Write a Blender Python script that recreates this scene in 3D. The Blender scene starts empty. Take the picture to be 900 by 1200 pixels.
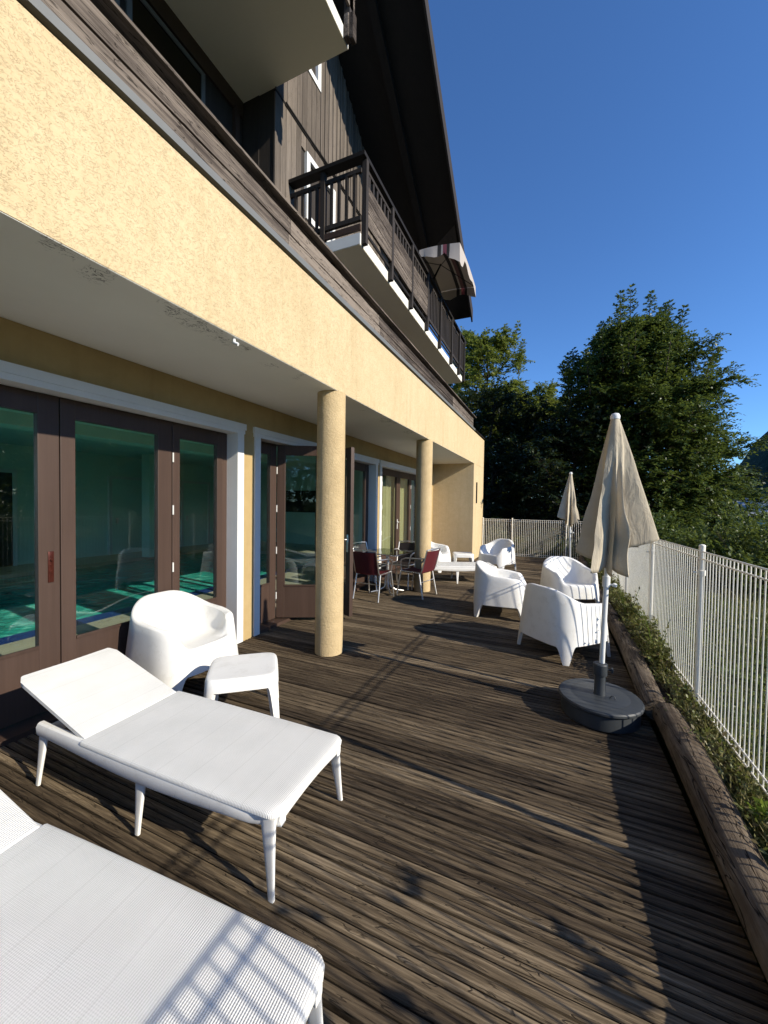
import bpy, bmesh, math, random
import numpy as np
from mathutils import Vector, Matrix, Euler

rnd = random.Random(7)
rng = np.random.default_rng(11)
R = math.radians
SC = bpy.context.scene
COL = SC.collection

# ------------------------------------------------------------------ mesh helpers
class MB:
    """collects shapes and links them as one mesh object"""
    def __init__(self):
        self.v = []; self.f = []; self.s = []
    def add(self, vs, fs, smooth=False):
        o = len(self.v)
        self.v += [tuple(p) for p in vs]
        self.f += [tuple(i + o for i in f) for f in fs]
        self.s += [smooth] * len(fs)
    def box(self, x0, x1, y0, y1, z0, z1, m=None, bev=0.0):
        if x0 > x1: x0, x1 = x1, x0
        if y0 > y1: y0, y1 = y1, y0
        if z0 > z1: z0, z1 = z1, z0
        if bev > 0:
            bm = bmesh.new()
            bmesh.ops.create_cube(bm, size=1)
            for v in bm.verts:
                v.co = ((x0 + x1) / 2 + v.co.x * (x1 - x0), (y0 + y1) / 2 + v.co.y * (y1 - y0), (z0 + z1) / 2 + v.co.z * (z1 - z0))
            bmesh.ops.bevel(bm, geom=bm.edges[:], offset=bev, segments=2, affect='EDGES', profile=0.5)
            self.bm(bm, m); return self
        vs = [(x, y, z) for z in (z0, z1) for y in (y0, y1) for x in (x0, x1)]
        if m is not None: vs = [m @ Vector(p) for p in vs]
        self.add(vs, [(0, 2, 3, 1), (4, 5, 7, 6), (0, 1, 5, 4), (2, 6, 7, 3), (0, 4, 6, 2), (1, 3, 7, 5)])
        return self
    def bm(self, bm, m=None, smooth=False):
        bm.verts.index_update()
        vs = [(m @ v.co) if m is not None else v.co.copy() for v in bm.verts]
        self.add(vs, [[v.index for v in f.verts] for f in bm.faces], smooth)
        bm.free(); return self
    def tube(self, pts, r, n=8, caps=True, smooth=True):
        pts = [Vector(p) for p in pts]
        rs = r if isinstance(r, (list, tuple)) else [r] * len(pts)
        vs = []; prev = None
        for i, p in enumerate(pts):
            t = (pts[min(i + 1, len(pts) - 1)] - pts[max(i - 1, 0)]).normalized()
            if prev is None:
                a = Vector((0, 0, 1)) if abs(t.z) < 0.9 else Vector((1, 0, 0))
                u = t.cross(a).normalized()
            else:
                u = (prev - t * prev.dot(t)).normalized()
            w = t.cross(u); prev = u
            for k in range(n):
                a = 2 * math.pi * k / n
                vs.append(p + (u * math.cos(a) + w * math.sin(a)) * rs[i])
        fs = []
        for i in range(len(pts) - 1):
            for k in range(n):
                a = i * n + k; b = i * n + (k + 1) % n
                fs.append((a, b, b + n, a + n))
        self.add(vs, fs, smooth)
        if caps:
            o = len(self.v) - len(vs)
            self.f.append(tuple(o + k for k in reversed(range(n)))); self.s.append(False)
            self.f.append(tuple(o + (len(pts) - 1) * n + k for k in range(n))); self.s.append(False)
        return self
    def lathe(self, prof, c=(0, 0, 0), n=32, smooth=True):
        vs = []
        for (r, z) in prof:
            for k in range(n):
                a = 2 * math.pi * k / n
                vs.append((c[0] + r * math.cos(a), c[1] + r * math.sin(a), c[2] + z))
        fs = []
        for i in range(len(prof) - 1):
            for k in range(n):
                a = i * n + k; b = i * n + (k + 1) % n
                fs.append((a, b, b + n, a + n))
        o = len(self.v)
        self.add(vs, fs, smooth)
        self.f.append(tuple(o + k for k in reversed(range(n)))); self.s.append(False)
        self.f.append(tuple(o + (len(prof) - 1) * n + k for k in range(n))); self.s.append(False)
        return self
    def build(self, name, mat, parent=None, label=None, sharp=None):
        me = bpy.data.meshes.new(name)
        me.from_pydata(self.v, [], self.f)
        me.polygons.foreach_set('use_smooth', self.s)
        me.update()
        if any(self.s): me.set_sharp_from_angle(angle=R(sharp or 55))
        o = bpy.data.objects.new(name, me)
        if mat: me.materials.append(mat)
        COL.objects.link(o)
        if parent: o.parent = parent
        if label: o['label'] = label
        return o

def npmesh(name, verts, nper, mat, parent=None, smooth=False):
    """verts: (N*nper,3) numpy, one polygon for each nper verts"""
    verts = np.asarray(verts, np.float32); n = len(verts)
    me = bpy.data.meshes.new(name)
    me.vertices.add(n); me.vertices.foreach_set('co', verts.ravel())
    me.loops.add(n); me.loops.foreach_set('vertex_index', np.arange(n, dtype=np.int32))
    me.polygons.add(n // nper)
    me.polygons.foreach_set('loop_start', np.arange(0, n, nper, dtype=np.int32))
    me.update(calc_edges=True); me.validate()
    o = bpy.data.objects.new(name, me); me.materials.append(mat); COL.objects.link(o)
    if parent: o.parent = parent
    return o

def thing(name, label, cat, loc=(0, 0, 0), rz=0, group=None):
    o = bpy.data.objects.new(name, None); COL.objects.link(o)
    o.location = loc; o.rotation_euler = (0, 0, rz); o.empty_display_size = 0.2
    return tag(o, label, cat, group)
def tag(o, label, cat, group=None):
    o['label'] = label; o['category'] = cat
    if group: o['group'] = group
    return o
def kind(o, k):
    o['kind'] = k; return o
def copy_tree(o, parent=None):
    c = o.copy(); COL.objects.link(c)
    if parent: c.parent = parent
    for ch in [k for k in o.children]:
        copy_tree(ch, c)
    return c

# ------------------------------------------------------------------ materials
def new_mat(name):
    m = bpy.data.materials.new(name); m.use_nodes = True
    nt = m.node_tree; nt.nodes.clear()
    out = nt.nodes.new('ShaderNodeOutputMaterial')
    return m, nt, out
def N(nt, t, **kw):
    n = nt.nodes.new('ShaderNode' + t)
    for k, v in kw.items(): setattr(n, k, v)
    return n
def pr(nt, out, col, rough, spec=0.5, metal=0.0):
    b = N(nt, 'BsdfPrincipled')
    b.inputs['Base Color'].default_value = (*col, 1); b.inputs['Roughness'].default_value = rough
    b.inputs['Specular IOR Level'].default_value = spec; b.inputs['Metallic'].default_value = metal
    nt.links.new(b.outputs[0], out.inputs[0]); return b
def ramp(nt, stops):
    r = N(nt, 'ValToRGB'); e = r.color_ramp.elements
    while len(e) < len(stops): e.new(0.5)
    for i, (p, c) in enumerate(stops):
        e[i].position = p; e[i].color = (*c, 1) if len(c) == 3 else c
    return r
def coords(nt, scale=(1, 1, 1), rot=(0, 0, 0)):
    t = N(nt, 'TexCoord'); m = N(nt, 'Mapping'); m.inputs['Scale'].default_value = scale; m.inputs['Rotation'].default_value = rot
    nt.links.new(t.outputs['Object'], m.inputs[0]); return m.outputs[0]
def noise(nt, vec, scale, detail=4, rough=0.55, dist=0.0):
    n = N(nt, 'TexNoise'); n.inputs['Scale'].default_value = scale; n.inputs['Detail'].default_value = detail
    n.inputs['Roughness'].default_value = rough; n.inputs['Distortion'].default_value = dist
    nt.links.new(vec, n.inputs['Vector']); return n
def bump(nt, h, bsdf, strength=0.4, dist=0.01):
    b = N(nt, 'Bump'); b.inputs['Strength'].default_value = strength; b.inputs['Distance'].default_value = dist
    nt.links.new(h, b.inputs['Height']); nt.links.new(b.outputs[0], bsdf.inputs['Normal']); return b
def mixc(nt, fac, a, b, mode='MIX'):
    m = N(nt, 'Mix', data_type='RGBA', blend_type=mode)
    for s, x in ((0, fac), (6, a), (7, b)):
        if hasattr(x, 'node'): nt.links.new(x, m.inputs[s])
        else: m.inputs[s].default_value = x if s == 0 else (*x, 1)
    return m.outputs[2]
def mth(nt, op, a, b=0.0):
    m = N(nt, 'Math', operation=op)
    for i, x in enumerate((a, b)):
        if hasattr(x, 'node'): nt.links.new(x, m.inputs[i])
        else: m.inputs[i].default_value = x
    return m.outputs[0]

def mat_plain(name, col, rough=0.5, spec=0.5, var=0.12, scale=6, metal=0.0, bmp=0.0, bscale=200, bdist=0.002):
    m, nt, out = new_mat(name); b = pr(nt, out, col, rough, spec, metal)
    v = coords(nt); n = noise(nt, v, scale, 6, 0.65)
    r = ramp(nt, [(0.25, tuple(c * (1 - var) for c in col)), (0.75, tuple(min(1, c * (1 + var)) for c in col))])
    nt.links.new(n.outputs[0], r.inputs[0]); nt.links.new(r.outputs[0], b.inputs['Base Color'])
    rr = mth(nt, 'ADD', mth(nt, 'MULTIPLY', n.outputs[0], 0.2), rough - 0.1); nt.links.new(rr, b.inputs['Roughness'])
    if bmp:
        n2 = noise(nt, v, bscale, 3); bump(nt, n2.outputs[0], b, bmp, bdist)
    return m

def mat_stucco(name, c_lo, c_hi, grain=70, strength=0.55, dist=0.006, worm=True):
    m, nt, out = new_mat(name); b = pr(nt, out, c_hi, 0.92, 0.15)
    v = coords(nt)
    big = noise(nt, v, 0.9, 5, 0.6); mid = noise(nt, v, 9, 5, 0.6)
    r = ramp(nt, [(0.3, c_lo), (0.62, c_hi)])
    mm = mth(nt, 'ADD', mth(nt, 'MULTIPLY', big.outputs[0], 0.5), mth(nt, 'MULTIPLY', mid.outputs[0], 0.5))
    nt.links.new(mm, r.inputs[0])
    fine = noise(nt, v, grain, 5, 0.7, 0.6)
    col = r.outputs[0]
    h = fine.outputs[0]
    if worm:                       # the short dragged grooves of a ribbed render
        vw = coords(nt, (1, 0.8, 1.25), (R(35), 0, 0))
        w = noise(nt, vw, 44, 2, 0.5, 1.1)
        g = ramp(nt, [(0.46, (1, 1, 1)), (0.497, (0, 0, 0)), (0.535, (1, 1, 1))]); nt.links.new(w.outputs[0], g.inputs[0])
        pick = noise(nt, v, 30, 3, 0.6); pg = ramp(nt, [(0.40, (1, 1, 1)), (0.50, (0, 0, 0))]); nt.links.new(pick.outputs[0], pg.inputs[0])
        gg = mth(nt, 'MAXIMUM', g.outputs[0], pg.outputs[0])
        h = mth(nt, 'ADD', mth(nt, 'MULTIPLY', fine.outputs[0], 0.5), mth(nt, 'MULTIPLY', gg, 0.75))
        groove_dark = mth(nt, 'MULTIPLY', mth(nt, 'SUBTRACT', 1.0, gg), 0.35)  # render colour made darker inside the dragged grooves
        col = mixc(nt, groove_dark, col, tuple(c * 0.35 for c in c_lo))
    st = noise(nt, coords(nt, (1, 1, 0.10)), 5.5, 5, 0.6, 0.3); sr = ramp(nt, [(0.50, (1, 1, 1)), (0.72, (0.90, 0.89, 0.865))]); nt.links.new(st.outputs[0], sr.inputs[0])
    col = mixc(nt, 1.0, col, sr.outputs[0], 'MULTIPLY')
    nt.links.new(col, b.inputs['Base Color'])
    bump(nt, h, b, strength, dist)
    return m

def mat_wood(name, stops, along='X', grain=1.0, rough=0.75, spec=0.25, isl=0.35, cracks=0.0, bmp=0.3, lines=40, patch=0.2):
    """grain stretched along one object axis; every plank (mesh island) gets its own tone"""
    m, nt, out = new_mat(name); b = pr(nt, out, stops[0][1], rough, spec)
    i = 'XYZ'.index(along); sc = [1.0, 1.0, 1.0]; sc[i] = 0.035
    geo = N(nt, 'NewGeometry')
    t = N(nt, 'TexCoord'); add = N(nt, 'VectorMath', operation='ADD')
    comb = N(nt, 'CombineXYZ')
    for k in range(3): nt.links.new(mth(nt, 'MULTIPLY', geo.outputs['Random Per Island'], (37.0, 23.0, 51.0)[k]), comb.inputs[k])
    nt.links.new(t.outputs['Object'], add.inputs[0]); nt.links.new(comb.outputs[0], add.inputs[1])
    mp = N(nt, 'Mapping'); mp.inputs['Scale'].default_value = sc; nt.links.new(add.outputs[0], mp.inputs[0])
    a = noise(nt, mp.outputs[0], lines * grain, 6, 0.7, 0.3)
    c = noise(nt, mp.outputs[0], 7 * grain, 4, 0.6, 0.5)
    pat = noise(nt, add.outputs[0], 1.7, 4, 0.6)
    s = mth(nt, 'ADD', mth(nt, 'MULTIPLY', a.outputs[0], 0.5), mth(nt, 'MULTIPLY', c.outputs[0], 0.3))
    s = mth(nt, 'ADD', mth(nt, 'ADD', s, (0.2 - patch) * 0.5), mth(nt, 'MULTIPLY', pat.outputs[0], patch))
    s = mth(nt, 'ADD', s, mth(nt, 'MULTIPLY', mth(nt, 'SUBTRACT', geo.outputs['Random Per Island'], 0.5), isl))
    r = ramp(nt, stops); nt.links.new(s, r.inputs[0])
    col = r.outputs[0]; h = a.outputs[0]
    if cracks:
        sc2 = list(sc); sc2[i] = 0.09
        mp2 = N(nt, 'Mapping'); mp2.inputs['Scale'].default_value = sc2; nt.links.new(add.outputs[0], mp2.inputs[0])
        k = noise(nt, mp2.outputs[0], 22, 3, 0.5, 1.2)
        g = ramp(nt, [(0.485, (0, 0, 0)), (0.5, (1, 1, 1)), (0.515, (0, 0, 0))]); nt.links.new(k.outputs[0], g.inputs[0])
        col = mixc(nt, mth(nt, 'MULTIPLY', g.outputs[0], cracks), col, (0.006, 0.005, 0.004))
        h = mth(nt, 'SUBTRACT', h, g.outputs[0])
    nt.links.new(col, b.inputs['Base Color'])
    bump(nt, h, b, bmp, 0.004)
    return m

def mat_leaf(name, stops, trans=0.35, rough=0.45, spec=0.35):
    m, nt, out = new_mat(name)
    geo = N(nt, 'NewGeometry'); v = coords(nt); n = noise(nt, v, 0.8, 3)
    f = mth(nt, 'ADD', mth(nt, 'MULTIPLY', geo.outputs['Random Per Island'], 0.6), mth(nt, 'MULTIPLY', n.outputs[0], 0.4))
    r = ramp(nt, stops); nt.links.new(f, r.inputs[0])
    b = N(nt, 'BsdfPrincipled'); b.inputs['Roughness'].default_value = rough; b.inputs['Specular IOR Level'].default_value = spec
    nt.links.new(r.outputs[0], b.inputs['Base Color'])
    t = N(nt, 'BsdfTranslucent'); g = mixc(nt, 0.55, r.outputs[0], (0.16, 0.20, 0.03)); nt.links.new(g, t.inputs[0])
    mx = N(nt, 'MixShader'); mx.inputs[0].default_value = trans
    nt.links.new(b.outputs[0], mx.inputs[1]); nt.links.new(t.outputs[0], mx.inputs[2]); nt.links.new(mx.outputs[0], out.inputs[0])
    return m

def mat_glass(name, tint=(0.93, 0.98, 0.96), refl=1.0):
    m, nt, out = new_mat(name)
    geo = N(nt, 'NewGeometry'); dot = N(nt, 'VectorMath', operation='DOT_PRODUCT')
    nt.links.new(geo.outputs['Incoming'], dot.inputs[0]); nt.links.new(geo.outputs['Normal'], dot.inputs[1])
    fz = mth(nt, 'ADD', 0.05, mth(nt, 'MULTIPLY', 0.95, mth(nt, 'POWER', mth(nt, 'SUBTRACT', 1.0, mth(nt, 'ABSOLUTE', dot.outputs['Value'])), 5.0)))
    v = coords(nt); n = noise(nt, v, 2.2, 2); bp = N(nt, 'Bump'); bp.inputs['Strength'].default_value = 0.02; bp.inputs['Distance'].default_value = 0.02
    nt.links.new(n.outputs[0], bp.inputs['Height'])
    tr = N(nt, 'BsdfTransparent'); tr.inputs[0].default_value = (*tint, 1)
    gl = N(nt, 'BsdfGlossy'); gl.inputs['Roughness'].default_value = 0.0; gl.inputs[0].default_value = (0.92, 0.96, 0.94, 1)
    nt.links.new(bp.outputs[0], gl.inputs['Normal'])
    f = mth(nt, 'MINIMUM', mth(nt, 'MULTIPLY', fz, 1.0 * refl), 1.0)
    mx = N(nt, 'MixShader'); nt.links.new(f, mx.inputs[0]); nt.links.new(tr.outputs[0], mx.inputs[1]); nt.links.new(gl.outputs[0], mx.inputs[2])
    nt.links.new(mx.outputs[0], out.inputs[0]); return m

M = {}
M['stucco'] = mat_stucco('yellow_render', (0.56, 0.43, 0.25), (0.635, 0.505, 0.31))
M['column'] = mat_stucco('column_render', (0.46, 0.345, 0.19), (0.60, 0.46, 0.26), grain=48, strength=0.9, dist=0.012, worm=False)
M['wall'] = mat_stucco('shaded_yellow_render', (0.39, 0.28, 0.13), (0.45, 0.33, 0.16), grain=70, strength=0.4, dist=0.004, worm=False)  # same paint as the beam, shade under the soffit put into its colour
M['white'] = mat_plain('white_paint', (0.72, 0.73, 0.72), 0.5, 0.4, 0.06, 3)
M['slab'] = mat_plain('white_concrete', (0.72, 0.71, 0.66), 0.85, 0.2, 0.05, 2, bmp=0.15, bscale=90)
M['slab_under'] = mat_plain('cream_soffit_paint', (0.84, 0.77, 0.57), 0.9, 0.1, 0.04, 1.2)
M['door'] = mat_wood('brown_door_wood', [(0.25, (0.042, 0.025, 0.0185)), (0.75, (0.080, 0.050, 0.038))], 'Z', 1.0, 0.45, 0.4, 0.15, bmp=0.08)
M['dark'] = mat_wood('black_brown_stained_wood', [(0.25, (0.007, 0.006, 0.0055)), (0.8, (0.020, 0.017, 0.015))], 'Y', 1.0, 0.7, 0.2, 0.2, bmp=0.3)
M['dark_v'] = mat_wood('dark_baluster_wood', [(0.25, (0.016, 0.013, 0.011)), (0.8, (0.060, 0.050, 0.043))], 'Z', 1.0, 0.7, 0.2, 0.3, bmp=0.3)
M['plank'] = mat_wood('weathered_grey_planks', [(0.34, (0.016, 0.013, 0.011)), (0.48, (0.075, 0.061, 0.052)), (0.64, (0.24, 0.20, 0.165))], 'Y', 1.0, 0.85, 0.1, 0.3, cracks=0.9, bmp=0.7)
M['clad'] = mat_wood('weathered_cladding', [(0.2, (0.060, 0.050, 0.043)), (0.5, (0.135, 0.114, 0.096)), (0.8, (0.23, 0.195, 0.165))], 'Z', 0.8, 0.85, 0.1, 0.30, cracks=0.35, bmp=0.4)
M['deck'] = mat_wood('weathered_deck_boards', [(0.34, (0.014, 0.009, 0.0055)), (0.44, (0.064, 0.046, 0.029)), (0.54, (0.135, 0.100, 0.062)), (0.68, (0.34, 0.262, 0.170))], 'X', 1.15, 0.8, 0.2, 0.13, cracks=0.5, bmp=0.9, lines=70, patch=0.07)
M['plastic'] = mat_plain('white_moulded_plastic', (0.80, 0.80, 0.785), 0.42, 0.4, 0.03, 4, bmp=0.04, bscale=300, bdist=0.0008)
def mat_plastic():
    m, nt, out = new_mat('white_moulded_plastic'); b = pr(nt, out, (0.8, 0.8, 0.785), 0.42, 0.4)
    v = coords(nt); n = noise(nt, v, 7, 6, 0.7); r = ramp(nt, [(0.30, (0.71, 0.695, 0.65)), (0.46, (0.80, 0.79, 0.755)), (0.7, (0.83, 0.82, 0.785))]); nt.links.new(n.outputs[0], r.inputs[0])
    sc = noise(nt, coords(nt, (1, 1, 0.2)), 60, 3, 0.7, 0.5); g = ramp(nt, [(0.66, (1, 1, 1)), (0.74, (0.80, 0.79, 0.76))]); nt.links.new(sc.outputs[0], g.inputs[0])
    nt.links.new(mixc(nt, 1.0, r.outputs[0], g.outputs[0], 'MULTIPLY'), b.inputs['Base Color'])
    nt.links.new(mth(nt, 'ADD', mth(nt, 'MULTIPLY', n.outputs[0], 0.35), 0.27), b.inputs['Roughness'])
    f = noise(nt, v, 320, 2); bump(nt, f.outputs[0], b, 0.05, 0.0008); return m
M['plastic'] = mat_plastic()
M['anthracite'] = mat_plain('anthracite_plastic', (0.042, 0.048, 0.054), 0.5, 0.4, 0.18, 5, bmp=0.06, bscale=150)
M['steel'] = mat_plain('polished_aluminium', (0.78, 0.77, 0.75), 0.38, 0.5, 0.05, 8, metal=1.0)
M['fence'] = mat_plain('off_white_fence_paint', (0.84, 0.81, 0.72), 0.4, 0.5, 0.06, 5)
M['copper'] = mat_plain('reddish_brown_metal', (0.075, 0.018, 0.011), 0.3, 0.5, 0.3, 30, metal=0.5)
M['hinge'] = mat_plain('pale_hinge_metal', (0.6, 0.6, 0.58), 0.35, 0.5, 0.05, 20)
M['glass'] = mat_glass('greenish_window_glass')
M['glass_dark'] = mat_glass('dark_table_glass', (0.06, 0.05, 0.045), 1.0)
M['red_mesh'] = mat_plain('dark_red_woven_mesh', (0.085, 0.012, 0.016), 0.6, 0.3, 0.15, 60, bmp=0.3, bscale=420, bdist=0.001)
M['dark_mesh'] = mat_plain('black_woven_mesh', (0.020, 0.016, 0.016), 0.6, 0.3, 0.15, 60, bmp=0.3, bscale=420, bdist=0.001)
M['tile'] = mat_plain('beige_floor_tile', (0.42, 0.37, 0.29), 0.3, 0.5, 0.08, 3)
M['blue_tile'] = mat_plain('blue_pool_tile', (0.02, 0.05, 0.20), 0.15, 0.5, 0.3, 14)
M['room'] = mat_plain('pool_room_plaster', (0.66, 0.82, 0.74), 0.8, 0.2, 0.08, 1.3)
M['room_dark'] = mat_plain('pool_room_dark_opening', (0.02, 0.024, 0.024), 0.5, 0.4, 0.2, 2)
M['curtain'] = mat_plain('olive_beige_curtain', (0.36, 0.31, 0.17), 0.9, 0.1, 0.08, 3)
M['board'] = mat_plain('black_notice_board', (0.012, 0.012, 0.012), 0.5, 0.4, 0.2, 4)
M['soil'] = mat_plain('dark_garden_soil', (0.040, 0.030, 0.020), 0.95, 0.1, 0.4, 14, bmp=0.8, bscale=30, bdist=0.03)
M['flash'] = mat_plain('grey_metal_flashing', (0.15, 0.155, 0.15), 0.5, 0.5, 0.08, 3)
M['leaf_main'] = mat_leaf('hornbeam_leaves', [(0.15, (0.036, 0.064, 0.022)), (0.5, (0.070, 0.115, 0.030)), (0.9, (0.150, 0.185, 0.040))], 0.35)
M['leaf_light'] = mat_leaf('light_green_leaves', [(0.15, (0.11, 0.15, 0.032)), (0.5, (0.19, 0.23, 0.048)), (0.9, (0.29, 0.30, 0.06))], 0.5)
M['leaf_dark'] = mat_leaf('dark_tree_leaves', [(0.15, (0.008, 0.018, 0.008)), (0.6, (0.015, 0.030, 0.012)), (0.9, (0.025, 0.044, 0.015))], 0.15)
M['leaf_hedge'] = mat_leaf('hedge_leaves', [(0.15, (0.055, 0.085, 0.028)), (0.5, (0.095, 0.140, 0.036)), (0.9, (0.18, 0.21, 0.055))], 0.38)
M['leaf_ivy'] = mat_leaf('ground_cover_leaves', [(0.15, (0.19, 0.13, 0.065)), (0.38, (0.13, 0.125, 0.045)), (0.62, (0.15, 0.175, 0.045)), (0.92, (0.34, 0.32, 0.13))], 0.35)
M['leaf_weed'] = mat_leaf('fresh_weed_leaves', [(0.2, (0.16, 0.24, 0.03)), (0.9, (0.26, 0.34, 0.05))], 0.4)
M['leaf_silver'] = mat_leaf('pale_shrub_leaves', [(0.15, (0.09, 0.115, 0.06)), (0.6, (0.17, 0.19, 0.11)), (0.95, (0.42, 0.42, 0.33))], 0.3)
M['grass'] = mat_leaf('lawn_grass', [(0.15, (0.045, 0.060, 0.020)), (0.5, (0.075, 0.100, 0.028)), (0.95, (0.15, 0.15, 0.055))], 0.3)
M['groove'] = mat_plain('dirt_packed_in_deck_grooves', (0.012, 0.009, 0.006), 0.95, 0.1, 0.5, 30)
M['bark'] = mat_plain('tree_bark', (0.055, 0.045, 0.035), 0.9, 0.15, 0.35, 9, bmp=0.8, bscale=25, bdist=0.03)
M['flower'] = mat_plain('red_petals', (0.45, 0.03, 0.02), 0.6, 0.3, 0.2, 20)
M['metal_roof'] = mat_plain('pale_ribbed_roof_sheet', (0.34, 0.36, 0.38), 0.5, 0.5, 0.12, 2)

def mat_log():
    m, nt, out = new_mat('weathered_round_log'); b = pr(nt, out, (0.15, 0.12, 0.09), 0.9, 0.1)
    v = coords(nt, (1, 0.05, 1)); a = noise(nt, v, 45, 6, 0.7, 0.4); w = coords(nt); c = noise(nt, w, 3.5, 5, 0.65)
    s = mth(nt, 'ADD', mth(nt, 'MULTIPLY', a.outputs[0], 0.55), mth(nt, 'MULTIPLY', c.outputs[0], 0.45))
    r = ramp(nt, [(0.3, (0.036, 0.025, 0.017)), (0.48, (0.115, 0.088, 0.063)), (0.70, (0.25, 0.205, 0.155))]); nt.links.new(s, r.inputs[0])
    v2 = coords(nt, (1, 0.10, 1)); k = noise(nt, v2, 16, 3, 0.5, 1.0)
    g = ramp(nt, [(0.485, (0, 0, 0)), (0.5, (1, 1, 1)), (0.515, (0, 0, 0))]); nt.links.new(k.outputs[0], g.inputs[0])
    col = mixc(nt, g.outputs[0], r.outputs[0], (0.015, 0.011, 0.008)); nt.links.new(col, b.inputs['Base Color'])
    bump(nt, mth(nt, 'SUBTRACT', a.outputs[0], g.outputs[0]), b, 0.9, 0.012); return m
M['log'] = mat_log()

def mat_lounger():
    """moulded rattan look: fine cross lines with a small weave"""
    m, nt, out = new_mat('woven_look_white_plastic'); b = pr(nt, out, (0.78, 0.78, 0.76), 0.5, 0.35)
    v = coords(nt)
    w1 = N(nt, 'TexWave', wave_type='BANDS', bands_direction='X', wave_profile='SIN'); w1.inputs['Scale'].default_value = 42.0; nt.links.new(v, w1.inputs[0])
    w2 = N(nt, 'TexWave', wave_type='BANDS', bands_direction='Y', wave_profile='SIN'); w2.inputs['Scale'].default_value = 50.0; nt.links.new(v, w2.inputs[0])
    n = noise(nt, v, 260, 2)
    h = mth(nt, 'ADD', mth(nt, 'MULTIPLY', w1.outputs[1], 0.8), mth(nt, 'MULTIPLY', w2.outputs[1], 0.35))
    h = mth(nt, 'ADD', h, mth(nt, 'MULTIPLY', n.outputs[0], 0.35))
    bump(nt, h, b, 0.85, 0.0016)
    n3 = noise(nt, v, 5, 4); r = ramp(nt, [(0.3, (0.74, 0.735, 0.70)), (0.7, (0.81, 0.80, 0.765))]); nt.links.new(n3.outputs[0], r.inputs[0])
    g = ramp(nt, [(0.0, (0.52, 0.52, 0.50)), (0.22, (1, 1, 1))]); nt.links.new(w1.outputs[1], g.inputs[0])
    uneven = noise(nt, coords(nt, (1, 0.25, 1)), 9, 3); am = mth(nt, 'MULTIPLY', uneven.outputs[0], 1.25)
    c1 = mixc(nt, am, r.outputs[0], g.outputs[0], 'MULTIPLY')
    w3 = N(nt, 'TexWave', wave_type='BANDS', bands_direction='X', wave_profile='SIN'); w3.inputs['Scale'].default_value = 1.9; nt.links.new(v, w3.inputs[0])
    g3 = ramp(nt, [(0.0, (0.90, 0.90, 0.89)), (0.0008, (1, 1, 1))]); nt.links.new(w3.outputs[1], g3.inputs[0])
    nt.links.new(mixc(nt, 1.0, c1, g3.outputs[0], 'MULTIPLY'), b.inputs['Base Color'])
    return m
M['weave'] = mat_lounger()

def mat_canvas():
    m, nt, out = new_mat('beige_parasol_canvas')
    v = coords(nt); n = noise(nt, v, 3, 5, 0.6); f = noise(nt, v, 500, 2)
    r = ramp(nt, [(0.3, (0.50, 0.430, 0.320)), (0.7, (0.63, 0.555, 0.425))]); nt.links.new(n.outputs[0], r.inputs[0])
    b = N(nt, 'BsdfPrincipled'); b.inputs['Roughness'].default_value = 0.9; b.inputs['Specular IOR Level'].default_value = 0.1
    nt.links.new(r.outputs[0], b.inputs['Base Color']); crease = noise(nt, coords(nt, (1, 1, 0.45)), 13, 4, 0.55, 0.8); bump(nt, mth(nt, 'ADD', crease.outputs[0], mth(nt, 'MULTIPLY', f.outputs[0], 0.03)), b, 0.55, 0.022)
    t = N(nt, 'BsdfTranslucent'); nt.links.new(r.outputs[0], t.inputs[0])
    mx = N(nt, 'MixShader'); mx.inputs[0].default_value = 0.12
    nt.links.new(b.outputs[0], mx.inputs[1]); nt.links.new(t.outputs[0], mx.inputs[2]); nt.links.new(mx.outputs[0], out.inputs[0]); return m
M['canvas'] = mat_canvas()

def mat_stripes(name, c1, c2, c3):
    m, nt, out = new_mat(name)
    v = coords(nt); sp = N(nt, 'SeparateXYZ'); nt.links.new(v, sp.inputs[0])
    f = mth(nt, 'FRACT', mth(nt, 'MULTIPLY', mth(nt, 'ADD', sp.outputs[0], 10.0), 1.55))
    r = ramp(nt, [(0.0, c1), (0.40, c3), (0.52, c1), (0.58, c2), (0.70, c3), (0.80, c1)])
    r.color_ramp.interpolation = 'CONSTANT'; nt.links.new(f, r.inputs[0])
    b = N(nt, 'BsdfPrincipled'); b.inputs['Roughness'].default_value = 0.9; nt.links.new(r.outputs[0], b.inputs['Base Color'])
    t = N(nt, 'BsdfTranslucent'); nt.links.new(r.outputs[0], t.inputs[0])
    mx = N(nt, 'MixShader'); mx.inputs[0].default_value = 0.05
    nt.links.new(b.outputs[0], mx.inputs[1]); nt.links.new(t.outputs[0], mx.inputs[2]); nt.links.new(mx.outputs[0], out.inputs[0]); return m
M['stripes'] = mat_stripes('shaded_striped_canvas', (0.30, 0.25, 0.20), (0.10, 0.05, 0.045), (0.022, 0.018, 0.017))  # cream toned down so the cloth carries the shade of its underside
M['valance'] = mat_stripes('striped_valance_canvas', (0.46, 0.41, 0.37), (0.30, 0.08, 0.10), (0.030, 0.026, 0.026))

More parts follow.
